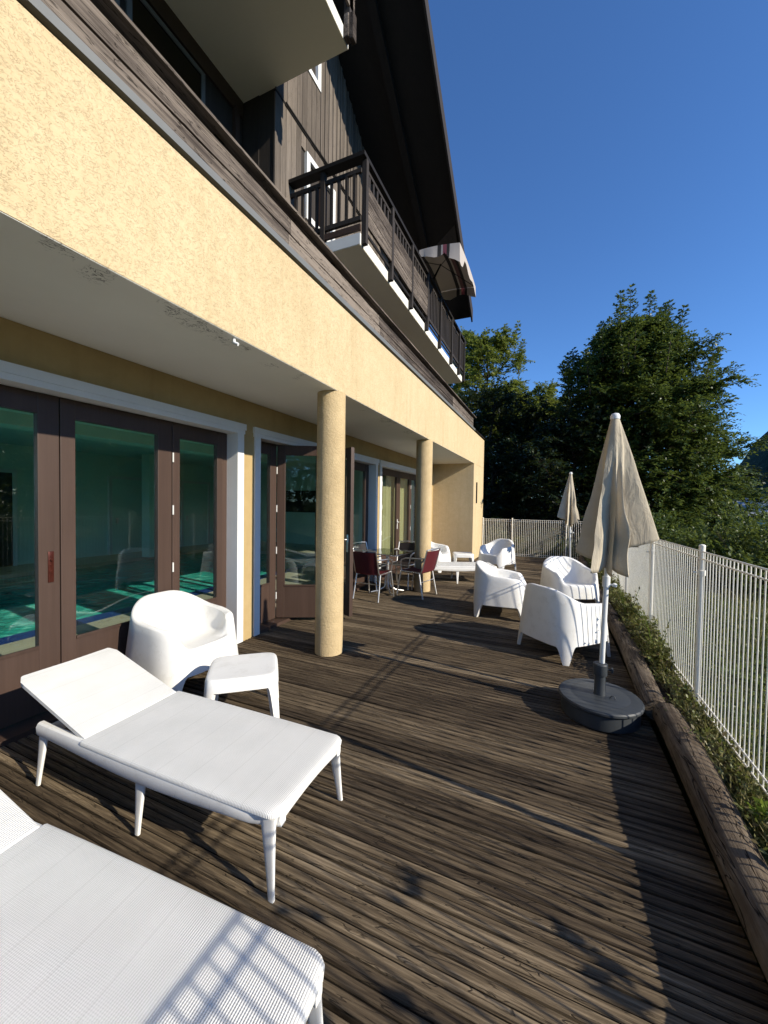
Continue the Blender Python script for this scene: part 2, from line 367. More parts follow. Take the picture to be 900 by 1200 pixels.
def mat_soffit():
    """pale painted ceiling with dark flaked patches and cracks near its outer edge"""
    m, nt, out = new_mat('painted_soffit'); b = pr(nt, out, (0.5, 0.5, 0.46), 0.9, 0.1)
    v = coords(nt); n = noise(nt, v, 1.1, 4); r = ramp(nt, [(0.3, (0.78, 0.77, 0.71)), (0.7, (0.85, 0.84, 0.78))]); nt.links.new(n.outputs[0], r.inputs[0])
    k = noise(nt, coords(nt, (1.5, 1, 1)), 11, 4, 0.6, 1.5); g = ramp(nt, [(0.47, (0, 0, 0)), (0.5, (1, 1, 1)), (0.53, (0, 0, 0))]); nt.links.new(k.outputs[0], g.inputs[0])
    p = noise(nt, v, 3.2, 3); pg = ramp(nt, [(0.54, (0, 0, 0)), (0.6, (1, 1, 1))]); nt.links.new(p.outputs[0], pg.inputs[0])
    sp = N(nt, 'SeparateXYZ'); nt.links.new(v, sp.inputs[0])
    e = N(nt, 'MapRange'); e.inputs[1].default_value = -2.26; e.inputs[2].default_value = -2.17; nt.links.new(sp.outputs[0], e.inputs[0])
    f = mth(nt, 'MULTIPLY', mth(nt, 'MULTIPLY', g.outputs[0], pg.outputs[0]), e.outputs[0])
    nt.links.new(mixc(nt, f, r.outputs[0], (0.03, 0.028, 0.022)), b.inputs['Base Color']); bump(nt, f, b, -0.4, 0.004); return m
M['soffit'] = mat_soffit()

def mat_water():
    m, nt, out = new_mat('pool_water'); b = pr(nt, out, (0.010, 0.135, 0.105), 0.04, 0.5)
    v = coords(nt); n = noise(nt, v, 2.4, 5, 0.62, 1.4)
    r = ramp(nt, [(0.35, (0.012, 0.20, 0.17)), (0.55, (0.04, 0.42, 0.35)), (0.70, (0.25, 0.70, 0.58))]); nt.links.new(n.outputs[0], r.inputs[0]); nt.links.new(r.outputs[0], b.inputs['Base Color'])
    n2 = noise(nt, v, 5, 4, 0.6, 0.8); bump(nt, n2.outputs[0], b, 0.6, 0.05); return m
M['water'] = mat_water()

def mat_ground():
    m, nt, out = new_mat('rough_grassy_ground'); b = pr(nt, out, (0.06, 0.07, 0.03), 0.95, 0.1)
    v = coords(nt); n = noise(nt, v, 1.3, 6, 0.65); r = ramp(nt, [(0.3, (0.035, 0.040, 0.016)), (0.55, (0.060, 0.075, 0.024)), (0.75, (0.105, 0.100, 0.045))]); nt.links.new(n.outputs[0], r.inputs[0]); nt.links.new(r.outputs[0], b.inputs['Base Color'])
    n2 = noise(nt, v, 30, 4); bump(nt, n2.outputs[0], b, 0.8, 0.04); return m
M['ground'] = mat_ground()

def mat_hill():
    m, nt, out = new_mat('wooded_hillside'); b = pr(nt, out, (0.02, 0.04, 0.025), 0.95, 0.1)
    v = coords(nt); n = noise(nt, v, 0.11, 6, 0.7); r = ramp(nt, [(0.35, (0.010, 0.020, 0.016)), (0.6, (0.028, 0.046, 0.030)), (0.8, (0.05, 0.068, 0.036))]); nt.links.new(n.outputs[0], r.inputs[0]); nt.links.new(r.outputs[0], b.inputs['Base Color'])
    bump(nt, n.outputs[0], b, 1.0, 6.0); return m
M['hill'] = mat_hill()

# ------------------------------------------------------------------ ground, deck, water
def ground_h(x, y):
    inside = -0.32
    h = 0.12 + 0.03 * math.sin(x * 1.3 + y * 0.7)
    if x > 3.0: h -= (min(x, 40) - 3.0) * 0.05
    if y > 14: h -= (min(y, 40) - 14) * 0.03 if x < 3 else 0
    if x < 0.80 and y < 12.42: h = inside
    return h
xs = sorted(set([-2500, -800, -250, -80, -40, -25, -15] + [round(-11 + 1.0 * i, 2) for i in range(12)] + [0.79, 0.81, 1.0] + [1.3 + 0.4 * i for i in range(20)] + [10, 12, 15, 20, 30, 45, 80, 250, 800, 2500]))
ys = sorted(set([-2500, -800, -250, -80, -40, -20, -10, -5] + [round(-3 + 0.6 * i, 2) for i in range(26)] + [12.41, 12.43, 13, 14, 16, 18, 21, 25, 30, 40, 60, 120, 300, 800, 2500]))
g = MB(); vs = [(x, y, ground_h(x, y)) for y in ys for x in xs]; nx = len(xs)
g.add(vs, [(j * nx + i, j * nx + i + 1, (j + 1) * nx + i + 1, (j + 1) * nx + i) for j in range(len(ys) - 1) for i in range(nx - 1)])
kind(g.build('ground', M['ground']), 'structure')

DX0, DX1 = -3.40, 0.70
def build_deck():
    mb = MB(); pitch = 0.143; y = -1.4; row = 0; gro = []
    while y < 12.35:
        cuts = [DX0]; c = DX1
        while c < DX1 - 0.4: cuts.append(c); c += rnd.uniform(2.2, 3.6)
        cuts.append(DX1)
        for a, b in zip(cuts[:-1], cuts[1:]):
            a2, b2 = a + 0.0015, b - 0.0015
            dz = rnd.uniform(-0.0045, 0.0025); tl = rnd.uniform(-0.022, 0.022); w = pitch - rnd.uniform(0.009, 0.015)
            prof = [(0.0, -0.035), (0.0, -0.004), (0.004, 0.0)]
            nr = 3; rw = (w - 0.008) / nr
            for k in range(nr):
                s = 0.004 + k * rw
                if k: prof += [(s - 0.0072, -0.0004), (s - 0.0040, -0.0085), (s + 0.0040, -0.0085), (s + 0.0072, -0.0004)]
                if k < nr: prof += [(s + rw * 0.32, 0.0012), (s + rw * 0.5, 0.0003), (s + rw * 0.68, 0.0012)]
            prof += [(w - 0.004, 0.0), (w, -0.004), (w, -0.035)]
            nseg = max(2, int((b2 - a2) / 0.35)); ph = rnd.uniform(0, 6)
            vs = []
            for i in range(nseg + 1):
                x = a2 + (b2 - a2) * i / nseg
                wob = 0.0012 * math.sin(x * 2.1 + ph)
                bow = 0.0030 * math.sin(x * 1.1 + ph * 2)
                vs += [(x, y + p + bow, q + dz + wob + tl * (p - w / 2)) for p, q in prof]
            m = len(prof); fs = []
            for i in range(nseg):
                for k in range(m - 1):
                    if prof[k][1] < -0.006 and prof[k + 1][1] < -0.006 and i >= 0: gro.append(len(mb.f) + len(fs))
                    fs.append((i * m + k, (i + 1) * m + k, (i + 1) * m + k + 1, i * m + k + 1))
            fs.append(tuple(range(m))); fs.append(tuple(nseg * m + k for k in reversed(range(m))))
            mb.add(vs, fs)
        y += pitch; row += 1
    o = mb.build('deck', M['deck']); o.data.materials.append(M['groove'])
    for i in gro: o.data.polygons[i].material_index = 1
    return o
kind(build_deck(), 'structure')

kind(MB().box(-10.1, -5.62, -2.2, 9.4, -0.30, -0.05).build('pool_water', M['water']), 'structure')

# ------------------------------------------------------------------ the hotel
hotel = thing('hotel', 'yellow rendered hotel with round columns below and dark timber chalet storeys above', 'hotel', (0, 0, 0))
BX = -2.03                        # outer face of the deep yellow beam
Y0, Y1 = -3.0, 12.45
H0, H1 = 2.735, 3.605
def part(name, mat, mb, parent=None, label=None, sharp=None): return mb.build(name, M[mat], parent or hotel, label, sharp)
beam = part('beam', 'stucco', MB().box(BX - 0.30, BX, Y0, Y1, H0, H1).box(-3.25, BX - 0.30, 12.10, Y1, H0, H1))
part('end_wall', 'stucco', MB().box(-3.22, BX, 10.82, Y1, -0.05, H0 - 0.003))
part('soffit', 'soffit', MB().box(-3.24, BX - 0.004, Y0, 10.82, H0 - 0.004, H0 + 0.25).box(-3.24, BX - 0.32, 10.82, 12.08, H0 + 0.1, H0 + 0.25))
part('roof_terrace_floor', 'slab', MB().box(-11.6, BX - 0.32, Y0, 12.08, 2.99, 3.05))
for (cx, cy) in ((-2.150, 3.490), (-2.150, 6.690)):
    mb = MB(); nn = 40; prof = []
    for i in range(30): prof.append((0.147, 0.004 + (H0 - 0.010) * i / 29))
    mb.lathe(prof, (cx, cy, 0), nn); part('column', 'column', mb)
part('conduit', 'dark', MB().box(BX, BX + 0.03, 11.20, 11.26, 1.62, 2.22))
part('soffit_hook', 'white', MB().tube([(-2.06, 2.05, 2.74), (-2.06, 2.05, 2.70), (-2.03, 2.06, 2.685)], 0.012, 8))  # small white hook below the beam edge
# dark band for the shadow gap, end capping and terrace parapet
part('capping_and_shade_band', 'dark', MB().box(BX - 0.25, BX - 0.035, Y0, Y1 - 0.05, H1 + 0.002, 3.645))  # dark strip standing in for the shaded gap below the flashing
part('flashing', 'flash', MB().box(BX - 0.15, BX + 0.004, Y0, 10.9, 3.647, 3.697))
part('capping_and_shade_band', 'dark', MB().box(BX - 0.25, BX + 0.02, 10.9, Y1 + 0.02, 3.647, 3.675))
PX = BX - 0.03
for (z0, z1) in ((3.705, 3.822), (3.834, 3.952)):
    y = Y0; mb = MB()
    for yb in (1.9 + z0 * 0.2, 5.6 - z0 * 0.3, 8.4, 10.75):
        n = 14; vs = []
        for i in range(n + 1):
            yy = y + 0.002 + (yb - y - 0.004) * i / n; d = rnd.uniform(-0.002, 0.002)
            vs += [(PX - 0.03, yy, z0 + d), (PX + d, yy, z0 + d), (PX + d, yy, z1 + d), (PX - 0.03, yy, z1 + d)]
        fs = [(i * 4 + k, (i + 1) * 4 + k, (i + 1) * 4 + (k + 1) % 4, i * 4 + (k + 1) % 4) for i in range(n) for k in range(4)]
        fs += [(3, 2, 1, 0), tuple(n * 4 + k for k in range(4))]
        mb.add(vs, fs); y = yb
    part('parapet_plank', 'plank', mb)
for yy in np.arange(-2.5, 10.8, 1.47): part('parapet_post', 'dark', MB().box(PX - 0.16, PX - 0.034, yy, yy + 0.08, 3.70, 4.012))
part('parapet_rail', 'plank', MB().box(BX - 0.14, BX + 0.012, Y0, 11.0, 4.012, 4.034, bev=0.003))

# ground floor facade: wall plane with three glazed openings
WX = -3.20; FX = -3.33
OPEN = [(-1.6, 3.325, 2.44), (3.50, 6.935, 2.44), (7.045, 9.93, 2.44)]      # outer edges of the white surrounds
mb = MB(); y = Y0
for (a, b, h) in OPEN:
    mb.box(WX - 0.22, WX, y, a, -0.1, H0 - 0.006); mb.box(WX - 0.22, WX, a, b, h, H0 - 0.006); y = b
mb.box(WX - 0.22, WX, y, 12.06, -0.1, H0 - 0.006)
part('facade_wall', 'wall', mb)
for (a, b, h) in OPEN:
    fw = 0.095; mb = MB()
    mb.box(WX - 0.16, WX + 0.022, a - 0.012, b + 0.012, h - 0.098, h + 0.004)
    mb.box(WX - 0.02, WX + 0.034, a - 0.02, b + 0.02, h - 0.055, h + 0.012)
    mb.box(WX - 0.16, WX + 0.018, a, a + fw, 0.0, h - 0.098); mb.box(WX - 0.16, WX + 0.018, b - fw, b, 0.0, h - 0.098)
    part('door_surround', 'white', mb)

def leaf(y0, y1, z0=0.05, z1=2.335, st=0.10, top=0.14, bot=0.47, lst=None, rst=None, handle=None, hinges=(), t=0.055, hm='hinge'):
    """a glazed timber leaf in the plane x=FX: door (frame) > glass, handle, hinge"""
    lst = lst or st; rst = rst or st
    mb = MB(); x0, x1 = FX - t, FX
    mb.box(x0, x1, y0, y0 + lst, z0, z1, bev=0.004); mb.box(x0, x1, y1 - rst, y1, z0, z1, bev=0.004)
    mb.box(x0 + 0.003, x1 - 0.003, y0 + lst, y1 - rst, z1 - top, z1 - 0.002); mb.box(x0 + 0.003, x1 - 0.003, y0 + lst, y1 - rst, z0 + 0.002, z0 + bot)
    mb.box(x1 - 0.012, x1 + 0.006, y0 + lst, y1 - rst, z0 + bot, z0 + bot + 0.022)
    d = part('door', 'door', mb)
    MB().box(FX - 0.035, FX - 0.027, y0 + lst - 0.006, y1 - rst + 0.006, z0 + bot - 0.006, z1 - top + 0.006).build('glass', M['glass'], d)
    if handle:
        hy, mt = handle
        h = MB().box(FX, FX + 0.007, hy - 0.018, hy + 0.018, 0.985, 1.21, bev=0.003)
        h.tube([(FX + 0.006, hy, 1.15), (FX + 0.022, hy, 1.15)], 0.008, 10)
        if mt != 'copper': h.tube([(FX + 0.02, hy, 1.15), (FX + 0.045, hy, 1.15), (FX + 0.047, hy - 0.10, 1.145)], 0.009, 8)
        for hz in (1.06, 1.11): h.tube([(FX + 0.006, hy, hz), (FX + 0.012, hy, hz)], 0.009, 10)
        h.build('handle', M[mt], d)
    for hy in hinges:
        for hz in (0.35, 0.95, 1.50, 2.00):
            MB().tube([(FX + 0.008, hy, hz - 0.045), (FX + 0.008, hy, hz + 0.045)], 0.008, 8).build('hinge', M[hm], d)
    return d
# fixed timber frame round each opening (head, jambs, sill)
for (a, b, h) in OPEN:
    mb = MB(); a2, b2 = a + 0.095, b - 0.095
    mb.box(FX - 0.09, FX - 0.012, a2, b2, 2.335, h - 0.10); mb.box(FX - 0.09, FX - 0.012, a2, a2 + 0.07, 0, 2.335); mb.box(FX - 0.09, FX - 0.012, b2 - 0.07, b2, 0, 2.335)
    part('door_frame', 'door', mb)
    part('sill', 'door', MB().box(FX - 0.10, WX + 0.01, a + 0.01, b - 0.01, -0.09, 0.035))
leaf(-1.43, -0.30); leaf(-0.29, 0.62)
leaf(0.63, 1.633, lst=0.10, rst=0.13, handle=(1.575, 'copper'))
leaf(1.640, 2.545, lst=0.098, rst=0.14)
leaf(2.552, 3.16, lst=0.080, rst=0.075, hinges=(2.552,))
# second opening: side light, two leaves swung open, side lights
leaf(3.67, 4.06, lst=0.05, rst=0.12)
leaf(5.16, 6.02, lst=0.10, rst=0.10); leaf(6.03, 6.76, lst=0.10, rst=0.09)
def swing(o, hinge_y, ang, flip=False):
    """turn a leaf (with its glass and handle) about its hinge"""
    m = Matrix.Translation((FX, hinge_y, 0)) @ Matrix.Rotation(ang, 4, 'Z') @ Matrix.Translation((-FX, -hinge_y, 0))
    o.matrix_local = m
d = leaf(4.07, 4.72, lst=0.105, rst=0.13, top=0.13, bot=0.42, hinges=(4.07,)); swing(d, 4.07, -R(63))
d = leaf(4.06, 5.05, lst=0.105, rst=0.13, top=0.13, bot=0.42)
h = MB().box(FX - 0.063, FX - 0.055, 4.10, 4.145, 0.92, 1.16, bev=0.003)
h.tube([(FX - 0.06, 4.122, 1.09), (FX - 0.10, 4.122, 1.09), (FX - 0.102, 4.14, 1.09), (FX - 0.102, 4.22, 1.085)], 0.009, 8)
h.build('handle', M['steel'], d); swing(d, 5.05, R(62))
# third opening
leaf(7.22, 8.43, lst=0.28, rst=0.115, handle=(8.37, 'hinge'), hinges=(7.46,)); leaf(8.44, 9.26, lst=0.10, rst=0.09, hinges=(9.26,)); leaf(9.27, 9.83, lst=0.06, rst=0.08)

# pool hall behind the glass
part('hall_wall', 'room', MB().box(-11.7, -11.3, 3.0, 12.06, -0.1, 3.0).box(-11.7, -11.3, -3.0, 3.0, -0.1, 0.5).box(-11.7, -11.3, -3.0, 3.0, 2.6, 3.0).box(-10.2, -9.9, 6.9, 7.25, 0.03, 2.8))
hw_ = part('hall_fill_window', 'white', MB().box(-11.3, -3.42, -2.98, -2.9, -0.1, 0.1).box(-11.3, -3.42, -2.98, -2.9, 2.7, 2.8).box(-7.4, -7.3, -2.98, -2.9, 0.1, 2.7))  # added unseen window, lets sky light in to brighten the hall
MB().box(-11.3, -3.42, -2.95, -2.94, 0.1, 2.7).build('pane', M['glass'], hw_)
part('hall_wall', 'room', MB().box(-11.3, -3.42, 11.7, 12.06, -0.1, 3.0))
wm = MB(); wy = [(-3.0, 3.0), (-2.9, -0.05), (0.05, 2.9)]; wx0, wx1 = -11.56, -11.44
def grid(x):
    o = [(x, -3.0, 0.5), (x, 3.0, 0.5), (x, 3.0, 2.6), (x, -3.0, 2.6)]
    for a, b in wy[1:]: o += [(x, a, 0.6), (x, b, 0.6), (x, b, 2.5), (x, a, 2.5)]
    return o
va, vb = grid(wx0), grid(wx1); ff_ = [(0, 1, 9, 8, 5, 4), (3, 7, 6, 11, 10, 2), (0, 4, 7, 3), (1, 2, 10, 9), (5, 8, 11, 6)]
wm.add(va + vb, [tuple(reversed(f)) for f in ff_] + [tuple(k + 12 for k in f) for f in ff_] + [(a, b, b + 12, a + 12) for q in ((0, 1, 2, 3), (7, 6, 5, 4), (11, 10, 9, 8)) for a, b in zip(q, q[1:] + q[:1])])
hw_ = part('hall_fill_window', 'white', wm)  # second added window out of view, more sky fill for the hall
MB().box(-11.51, -11.50, -2.9, 2.9, 0.5, 2.6).build('pane', M['glass'], hw_)
part('hall_ceiling', 'room', MB().box(-11.3, -3.42, -2.6, 11.7, 2.80, 2.98).box(-7.4, -7.0, -2.6, 11.7, 2.62, 2.80))
part('hall_floor', 'tile', MB().box(-5.32, -3.44, -2.6, 11.7, -0.12, 0.03).box(-11.3, -10.1, -2.6, 11.7, -0.12, 0.03).box(-10.1, -5.32, 9.4, 11.7, -0.12, 0.03))
part('pool_edge', 'blue_tile', MB().box(-5.62, -5.322, -2.2, 9.4, -0.30, 0.022))
for (a, b) in ((6.75, 7.75), (3.5, 4.6), (9.0, 10.0)):
    dd = part('hall_door', 'room_dark' if a < 5 else 'room', MB().box(-11.3, -11.24, a, b, 0.03, 2.15))
    MB().box(-11.24, -11.20, a + 0.10, a + 0.16, 0.9, 1.05).build('handle', M['steel'], dd)
    fr = MB().box(-11.3, -11.22, a - 0.08, a, 0.03, 2.23).box(-11.3, -11.22, b, b + 0.08, 0.03, 2.23).box(-11.3, -11.22, a, b, 2.15, 2.23)
    fr.build('frame', M['white'], dd)
mb = MB()
for k in range(9): mb.box(-11.3, -11.25, 7.95, 8.75, 0.35 + k * 0.21, 0.45 + k * 0.21)
part('slatted_panel', 'white', mb)
part('notice_board', 'board', MB().box(-9.12, -7.80, 11.64, 11.70, 1.20, 1.99))
part('partition_wall', 'room', MB().box(-11.3, -3.46, 7.02, 7.06, 0.03, 2.8)) if False else None
# curtain inside the third opening
mb = MB(); n = 120; vs = []
for i in range(n + 1):
    yy = 7.3 + 1.95 * i / n; x = -3.50 - 0.025 * math.sin(i * 0.9) - 0.01 * math.sin(i * 0.37)
    vs += [(x, yy, 0.06), (x, yy, 2.4)]
mb.add(vs, [(2 * i, 2 * i + 2, 2 * i + 3, 2 * i + 1) for i in range(n)], True)
part('curtain', 'curtain', mb)

# ---------------- upper storeys
CX = -3.75; CY0 = 4.485
soff = lambda y: 9.74 - 0.734 * (y - 6.025)                # underside of the sloping roof
def boards(x, y0, y1, zlo, zhi, w=0.125, gap=0.006, skip=None):
    mb = MB(); y = y0
    while y < y1 - 0.01:
        b = min(y + w, y1) - gap; o = rnd.uniform(-0.003, 0.003)
        segs = [(zlo, zhi)]
        if skip:
            for (sy0, sy1, sz0, sz1) in skip:
                if b > sy0 and y < sy1: segs = [s for (p, q) in segs for s in ((p, min(q, sz0)), (max(p, sz1), q)) if s[1] - s[0] > 0.01]
        for p, q in segs:
            mb.box(x - 0.022, x + o, y, b, p, q)
        y += w
    return mb
win_lo = (5.22, 6.10, 6.15, 7.20); win_up = (4.72, 5.60, 8.47, 9.45); win_1f = (6.0, 7.7, 4.2, 5.0)
part('cladding', 'clad', boards(CX, CY0, 11.5, 3.06, 7.44, skip=[win_lo, win_1f]))
part('cladding', 'clad', boards(CX + 0.012, CY0, 11.5, 7.47, 10.6, skip=[win_up]))
part('batten', 'dark', MB().box(CX - 0.02, CX + 0.002, CY0, 11.5, 7.44, 7.47))
mb = MB()
for yy in np.arange(5.62, 7.4, 0.13): mb.box(CX + 0.016, CX + 0.028, yy - 0.012, yy + 0.012, 7.5, 10.4)
part('cladding_strip', 'clad', mb)
part('upper_wall', 'dark_v', MB().box(CX - 0.30, CX - 0.024, CY0 + 0.01, 11.5, 3.06, 10.5).box(-4.60, CX - 0.30, CY0, CY0 + 0.05, 3.06, 12)
     .box(-11, CX - 0.30, 11.3, 11.5, 3.06, 10).box(-11.2, -11, -3, 11.5, 3.06, 12))
for (a, b, z0, z1) in (win_lo, win_up):
    mb = MB(); x0, x1 = CX - 0.06, CX + 0.03; w = 0.09
    mb.box(x0, x1, a, a + w, z0, z1); mb.box(x0, x1, b - w, b, z0, z1); mb.box(x0, x1, a + w, b - w, z0, z0 + w); mb.box(x0, x1, a + w, b - w, z1 - w, z1)
    w_ = part('window', 'white', mb)
    MB().box(CX - 0.05, CX - 0.04, a + w, b - w, z0 + w, z1 - w).build('pane', M['glass_dark'], w_)
    MB().box(CX - 0.03, CX + 0.01, (a + b) / 2 - 0.02, (a + b) / 2 + 0.02, z0 + w, z1 - w).build('casement', M['door'], w_)
mb = MB(); a, b, z0, z1 = win_1f
for k in range(5): mb.box(CX - 0.03, CX + 0.02, a + k * 0.34, a + k * 0.34 + 0.32, z0, z1, bev=0.004)
sh = part('shutter', 'door', mb); MB().box(CX + 0.02, CX + 0.05, b + 0.0, b + 0.06, z1 - 0.06, z1).build('shutter_catch', M['white'], sh)
part('cable', 'board', MB().tube([(CX + 0.03, 4.69, 7.456), (CX + 0.03, 5.2, 7.452), (CX + 0.035, 5.9, 7.46), (CX + 0.03, 7.5, 7.45)], 0.012, 6))
# recess with the glazed bay to the left of the cladding
RX = -4.37
part('recess_wall', 'dark_v', MB().box(RX - 0.2, RX, -3, CY0, 3.06, 7.62))
fascia = part('bay_fascia', 'door', MB().box(RX, RX + 0.03, -3, CY0, 7.27, 7.50))
for (a, b) in ((-1.0, 1.55), (1.60, 2.70), (2.78, 3.80)):
    mb = MB(); w = 0.055; zt = 7.23
    mb.box(RX, RX + 0.03, a, a + w, 5.45, zt); mb.box(RX, RX + 0.03, b - w, b, 5.45, zt); mb.box(RX, RX + 0.03, a + w, b - w, zt - w, zt)
    w_ = part('bay_window', 'flash', mb); MB().box(RX + 0.006, RX + 0.014, a + w, b - w, 5.45, zt - w).build('pane', M['glass_dark'], w_)
part('bay_post', 'door', MB().box(RX, RX + 0.06, 4.30, 4.38, 5.3, 7.3))

def railing_front(P, X, y0, y1, zt, zs):   # top rail
    pass
# upper-left balcony (third storey)
b1 = part('balcony', 'slab', MB().box(-2.70, -2.578, -3.0, 4.50, 7.502, 7.66).box(RX, -2.70, 4.38, 4.50, 7.502, 7.66).box(RX, -2.70, -3.0, 4.38, 7.53, 7.66))
MB().box(RX, -2.582, -3.0, 4.496, 7.497, 7.5015).build('slab_underside', M['slab_under'], b1)
for yy in (4.42, 3.0, 1.6): MB().box(-2.572, -2.49, yy - 0.05, yy + 0.04, 7.52, 8.75).build('post', M['dark_v'], b1)
for z0, z1 in ((7.86, 8.05), (8.06, 8.25), (8.26, 8.45)): MB().box(-2.52, -2.49, -3, 4.50, z0, z1).build('plank', M['plank'], b1)
MB().box(-2.62, -2.46, -3, 4.54, 8.75, 8.81).build('rail', M['dark'], b1)
MB().box(-2.574, -2.50, 4.36, 4.46, 7.50, 7.79, bev=0.012).box(-2.50, -2.44, 4.38, 4.47, 7.47, 7.80, bev=0.012).build('post_foot', M['plank'], b1)

# lower balcony (second storey)
BX2 = -2.545; YB0, YB1 = 4.83, 11.45
b2 = part('balcony', 'slab', MB().box(BX2 - 0.12, BX2, YB0, YB1, 5.205, 5.36).box(CX, BX2 - 0.12, YB0, YB0 + 0.12, 5.205, 5.36).box(CX, BX2 - 0.12, YB0 + 0.12, YB1, 5.23, 5.36))
MB().box(CX, BX2 - 0.004, YB0 + 0.004, YB1, 5.199, 5.2045).build('slab_underside', M['slab_under'], b2)
posts = [4.90, 5.85, 6.82, 7.80, 8.80, 9.90, 10.78, 11.42]
for yy in posts: MB().box(BX2 + 0.004, BX2 + 0.075, yy - 0.035, yy + 0.035, 5.22, 6.375, bev=0.003).build('post', M['dark_v'], b2)
MB().box(BX2 - 0.06, BX2 + 0.075, YB0 - 0.04, 11.62, 6.375, 6.43).build('rail', M['dark'], b2)
MB().box(CX, BX2 - 0.06, YB0 - 0.04, YB0 + 0.10, 6.375, 6.43).build('rail', M['dark'], b2)
MB().box(BX2 + 0.006, BX2 + 0.04, YB0 + 0.1, YB1, 6.27, 6.315).build('rail', M['dark_v'], b2)
MB().box(BX2 + 0.006, BX2 + 0.04, 7.83, YB1, 5.50, 5.56).build('rail', M['dark_v'], b2)
MB().box(BX2 + 0.006, BX2 + 0.03, YB0 + 0.1, YB1, 5.41, 5.45).build('rail', M['dark'], b2)
for z0, z1 in ((5.50, 5.68), (5.69, 5.87), (5.88, 6.05)): MB().box(BX2 + 0.03, BX2 + 0.065, YB0 + 0.1, 7.76, z0, z1).build('plank', M['plank'], b2)
for yy in np.arange(YB0 + 0.22, 7.75, 0.135): MB().box(BX2 + 0.01, BX2 + 0.034, yy - 0.022, yy + 0.022, 6.05, 6.27).build('baluster', M['dark_v'], b2)
for yy in np.arange(7.9, YB1, 0.115): MB().box(BX2 + 0.01, BX2 + 0.034, yy - 0.022, yy + 0.022, 5.56, 6.27).build('baluster', M['dark_v'], b2)
MB().box(CX, BX2, YB0 + 0.01, YB0 + 0.045, 6.20, 6.255).build('rail', M['dark_v'], b2)
MB().box(CX, BX2, YB0 + 0.005, YB0 + 0.05, 5.54, 5.60).build('rail', M['dark_v'], b2)
MB().box(CX, BX2, YB0 - 0.005, YB0 + 0.03, 5.40, 5.48).build('plank', M['door'], b2)
for xx in np.arange(BX2 - 0.11, CX, -0.125): MB().box(xx - 0.021, xx + 0.021, YB0 + 0.012, YB0 + 0.04, 5.60, 6.20).build('baluster', M['dark_v'], b2)
MB().box(-3.20, -3.13, YB0 - 0.01, YB0 + 0.06, 5.30, 6.375).build('post', M['dark_v'], b2)

# roof with its wide overhang, falling away from the camera
mb = MB(); ya, yb = -3.5, 10.36; th = 0.20
for (xa, xb) in ((-11.5, -2.10),):
    za, zb = soff(ya), soff(yb)
    vs = [(xa, ya, za), (xb, ya, za), (xb, yb, zb), (xa, yb, zb), (xa, ya, za + th), (xb, ya, za + th), (xb, yb, zb + th), (xa, yb, zb + th)]
    mb.add(vs, [(3, 2, 1, 0), (4, 5, 6, 7), (0, 1, 5, 4), (1, 2, 6, 5), (2, 3, 7, 6), (3, 0, 4, 7)])
roof = part('roof', 'dark', mb)
def sloped(x0, x1, ya, yb, d0, d1, name, mat, par):
    m_ = MB(); vs = []
    for d in (d0, d1):
        vs += [(x0, ya, soff(ya) + d), (x1, ya, soff(ya) + d), (x1, yb, soff(yb) + d), (x0, yb, soff(yb) + d)]
    m_.add(vs, [(3, 2, 1, 0), (4, 5, 6, 7), (0, 1, 5, 4), (1, 2, 6, 5), (2, 3, 7, 6), (3, 0, 4, 7)]); return m_.build(name, M[mat], par)
sloped(-2.097, -2.06, ya, yb + 0.03, -0.10, 0.22, 'bargeboard', 'dark_v', roof)
for xx in (-2.9,): sloped(xx - 0.07, xx + 0.07, ya, yb - 0.02, -0.16, -0.002, 'rafter', 'dark', roof)
br = MB(); br.add([(-2.15, 8.90, soff(8.9) - 0.08), (-2.15, 8.60, soff(8.6) - 0.02), (-2.75, 8.90, soff(8.9) - 0.01), (-2.15, 8.93, soff(8.9) - 0.10), (-2.15, 8.63, soff(8.6) - 0.04), (-2.75, 8.93, soff(8.93) - 0.03)],
       [(0, 1, 2), (5, 4, 3), (0, 3, 4, 1), (1, 4, 5, 2), (2, 5, 3, 0)])
br.build('bracket', M['dark_v'], roof)

# ------------------------------------------------------------------ plastic armchairs, tables and loungers
def sstep(a, b, x):
    t = max(0.0, min(1.0, (x - a) / (b - a))); return t * t * (3 - 2 * t)
def sup(t, a, b, n):
    c, s = math.cos(t), math.sin(t)
    return (a * math.copysign(abs(c) ** (2 / n), c), b * math.copysign(abs(s) ** (2 / n), s))
def ring_params(leg, ramp_):
    """angles with extra density round the legs"""
    ts = set()
    for q in range(4):
        c = 45 + 90 * q
        for d in (-leg - ramp_, -leg - ramp_ * 0.8, -leg - ramp_ * 0.6, -leg - ramp_ * 0.4, -leg - ramp_ * 0.2, -leg, -leg * 0.6, -leg * 0.25, 0, leg * 0.25, leg * 0.6, leg, leg + ramp_ * 0.2, leg + ramp_ * 0.4, leg + ramp_ * 0.6, leg + ramp_ * 0.8, leg + ramp_): ts.add(round((c + d) % 360, 3))
        for d in np.linspace(leg + ramp_, 90 - leg - ramp_, 9)[1:-1]: ts.add(round((c + d) % 360, 3))
    return sorted(ts)
def loft(rows, mb, close_first=True, close_last=True):
    n = len(rows[0]); o = len(mb.v); fs = []
    for i in range(len(rows) - 1):
        for k in range(n):
            a = o + i * n + k; b = o + i * n + (k + 1) % n
            fs.append((a, b, b + n, a + n))
    for r in rows: mb.v += [tuple(p) for p in r]
    if close_first: fs.append(tuple(o + k for k in reversed(range(n))))
    if close_last: fs.append(tuple(o + (len(rows) - 1) * n + k for k in range(n)))
    mb.f += fs; mb.s += [True] * len(fs)

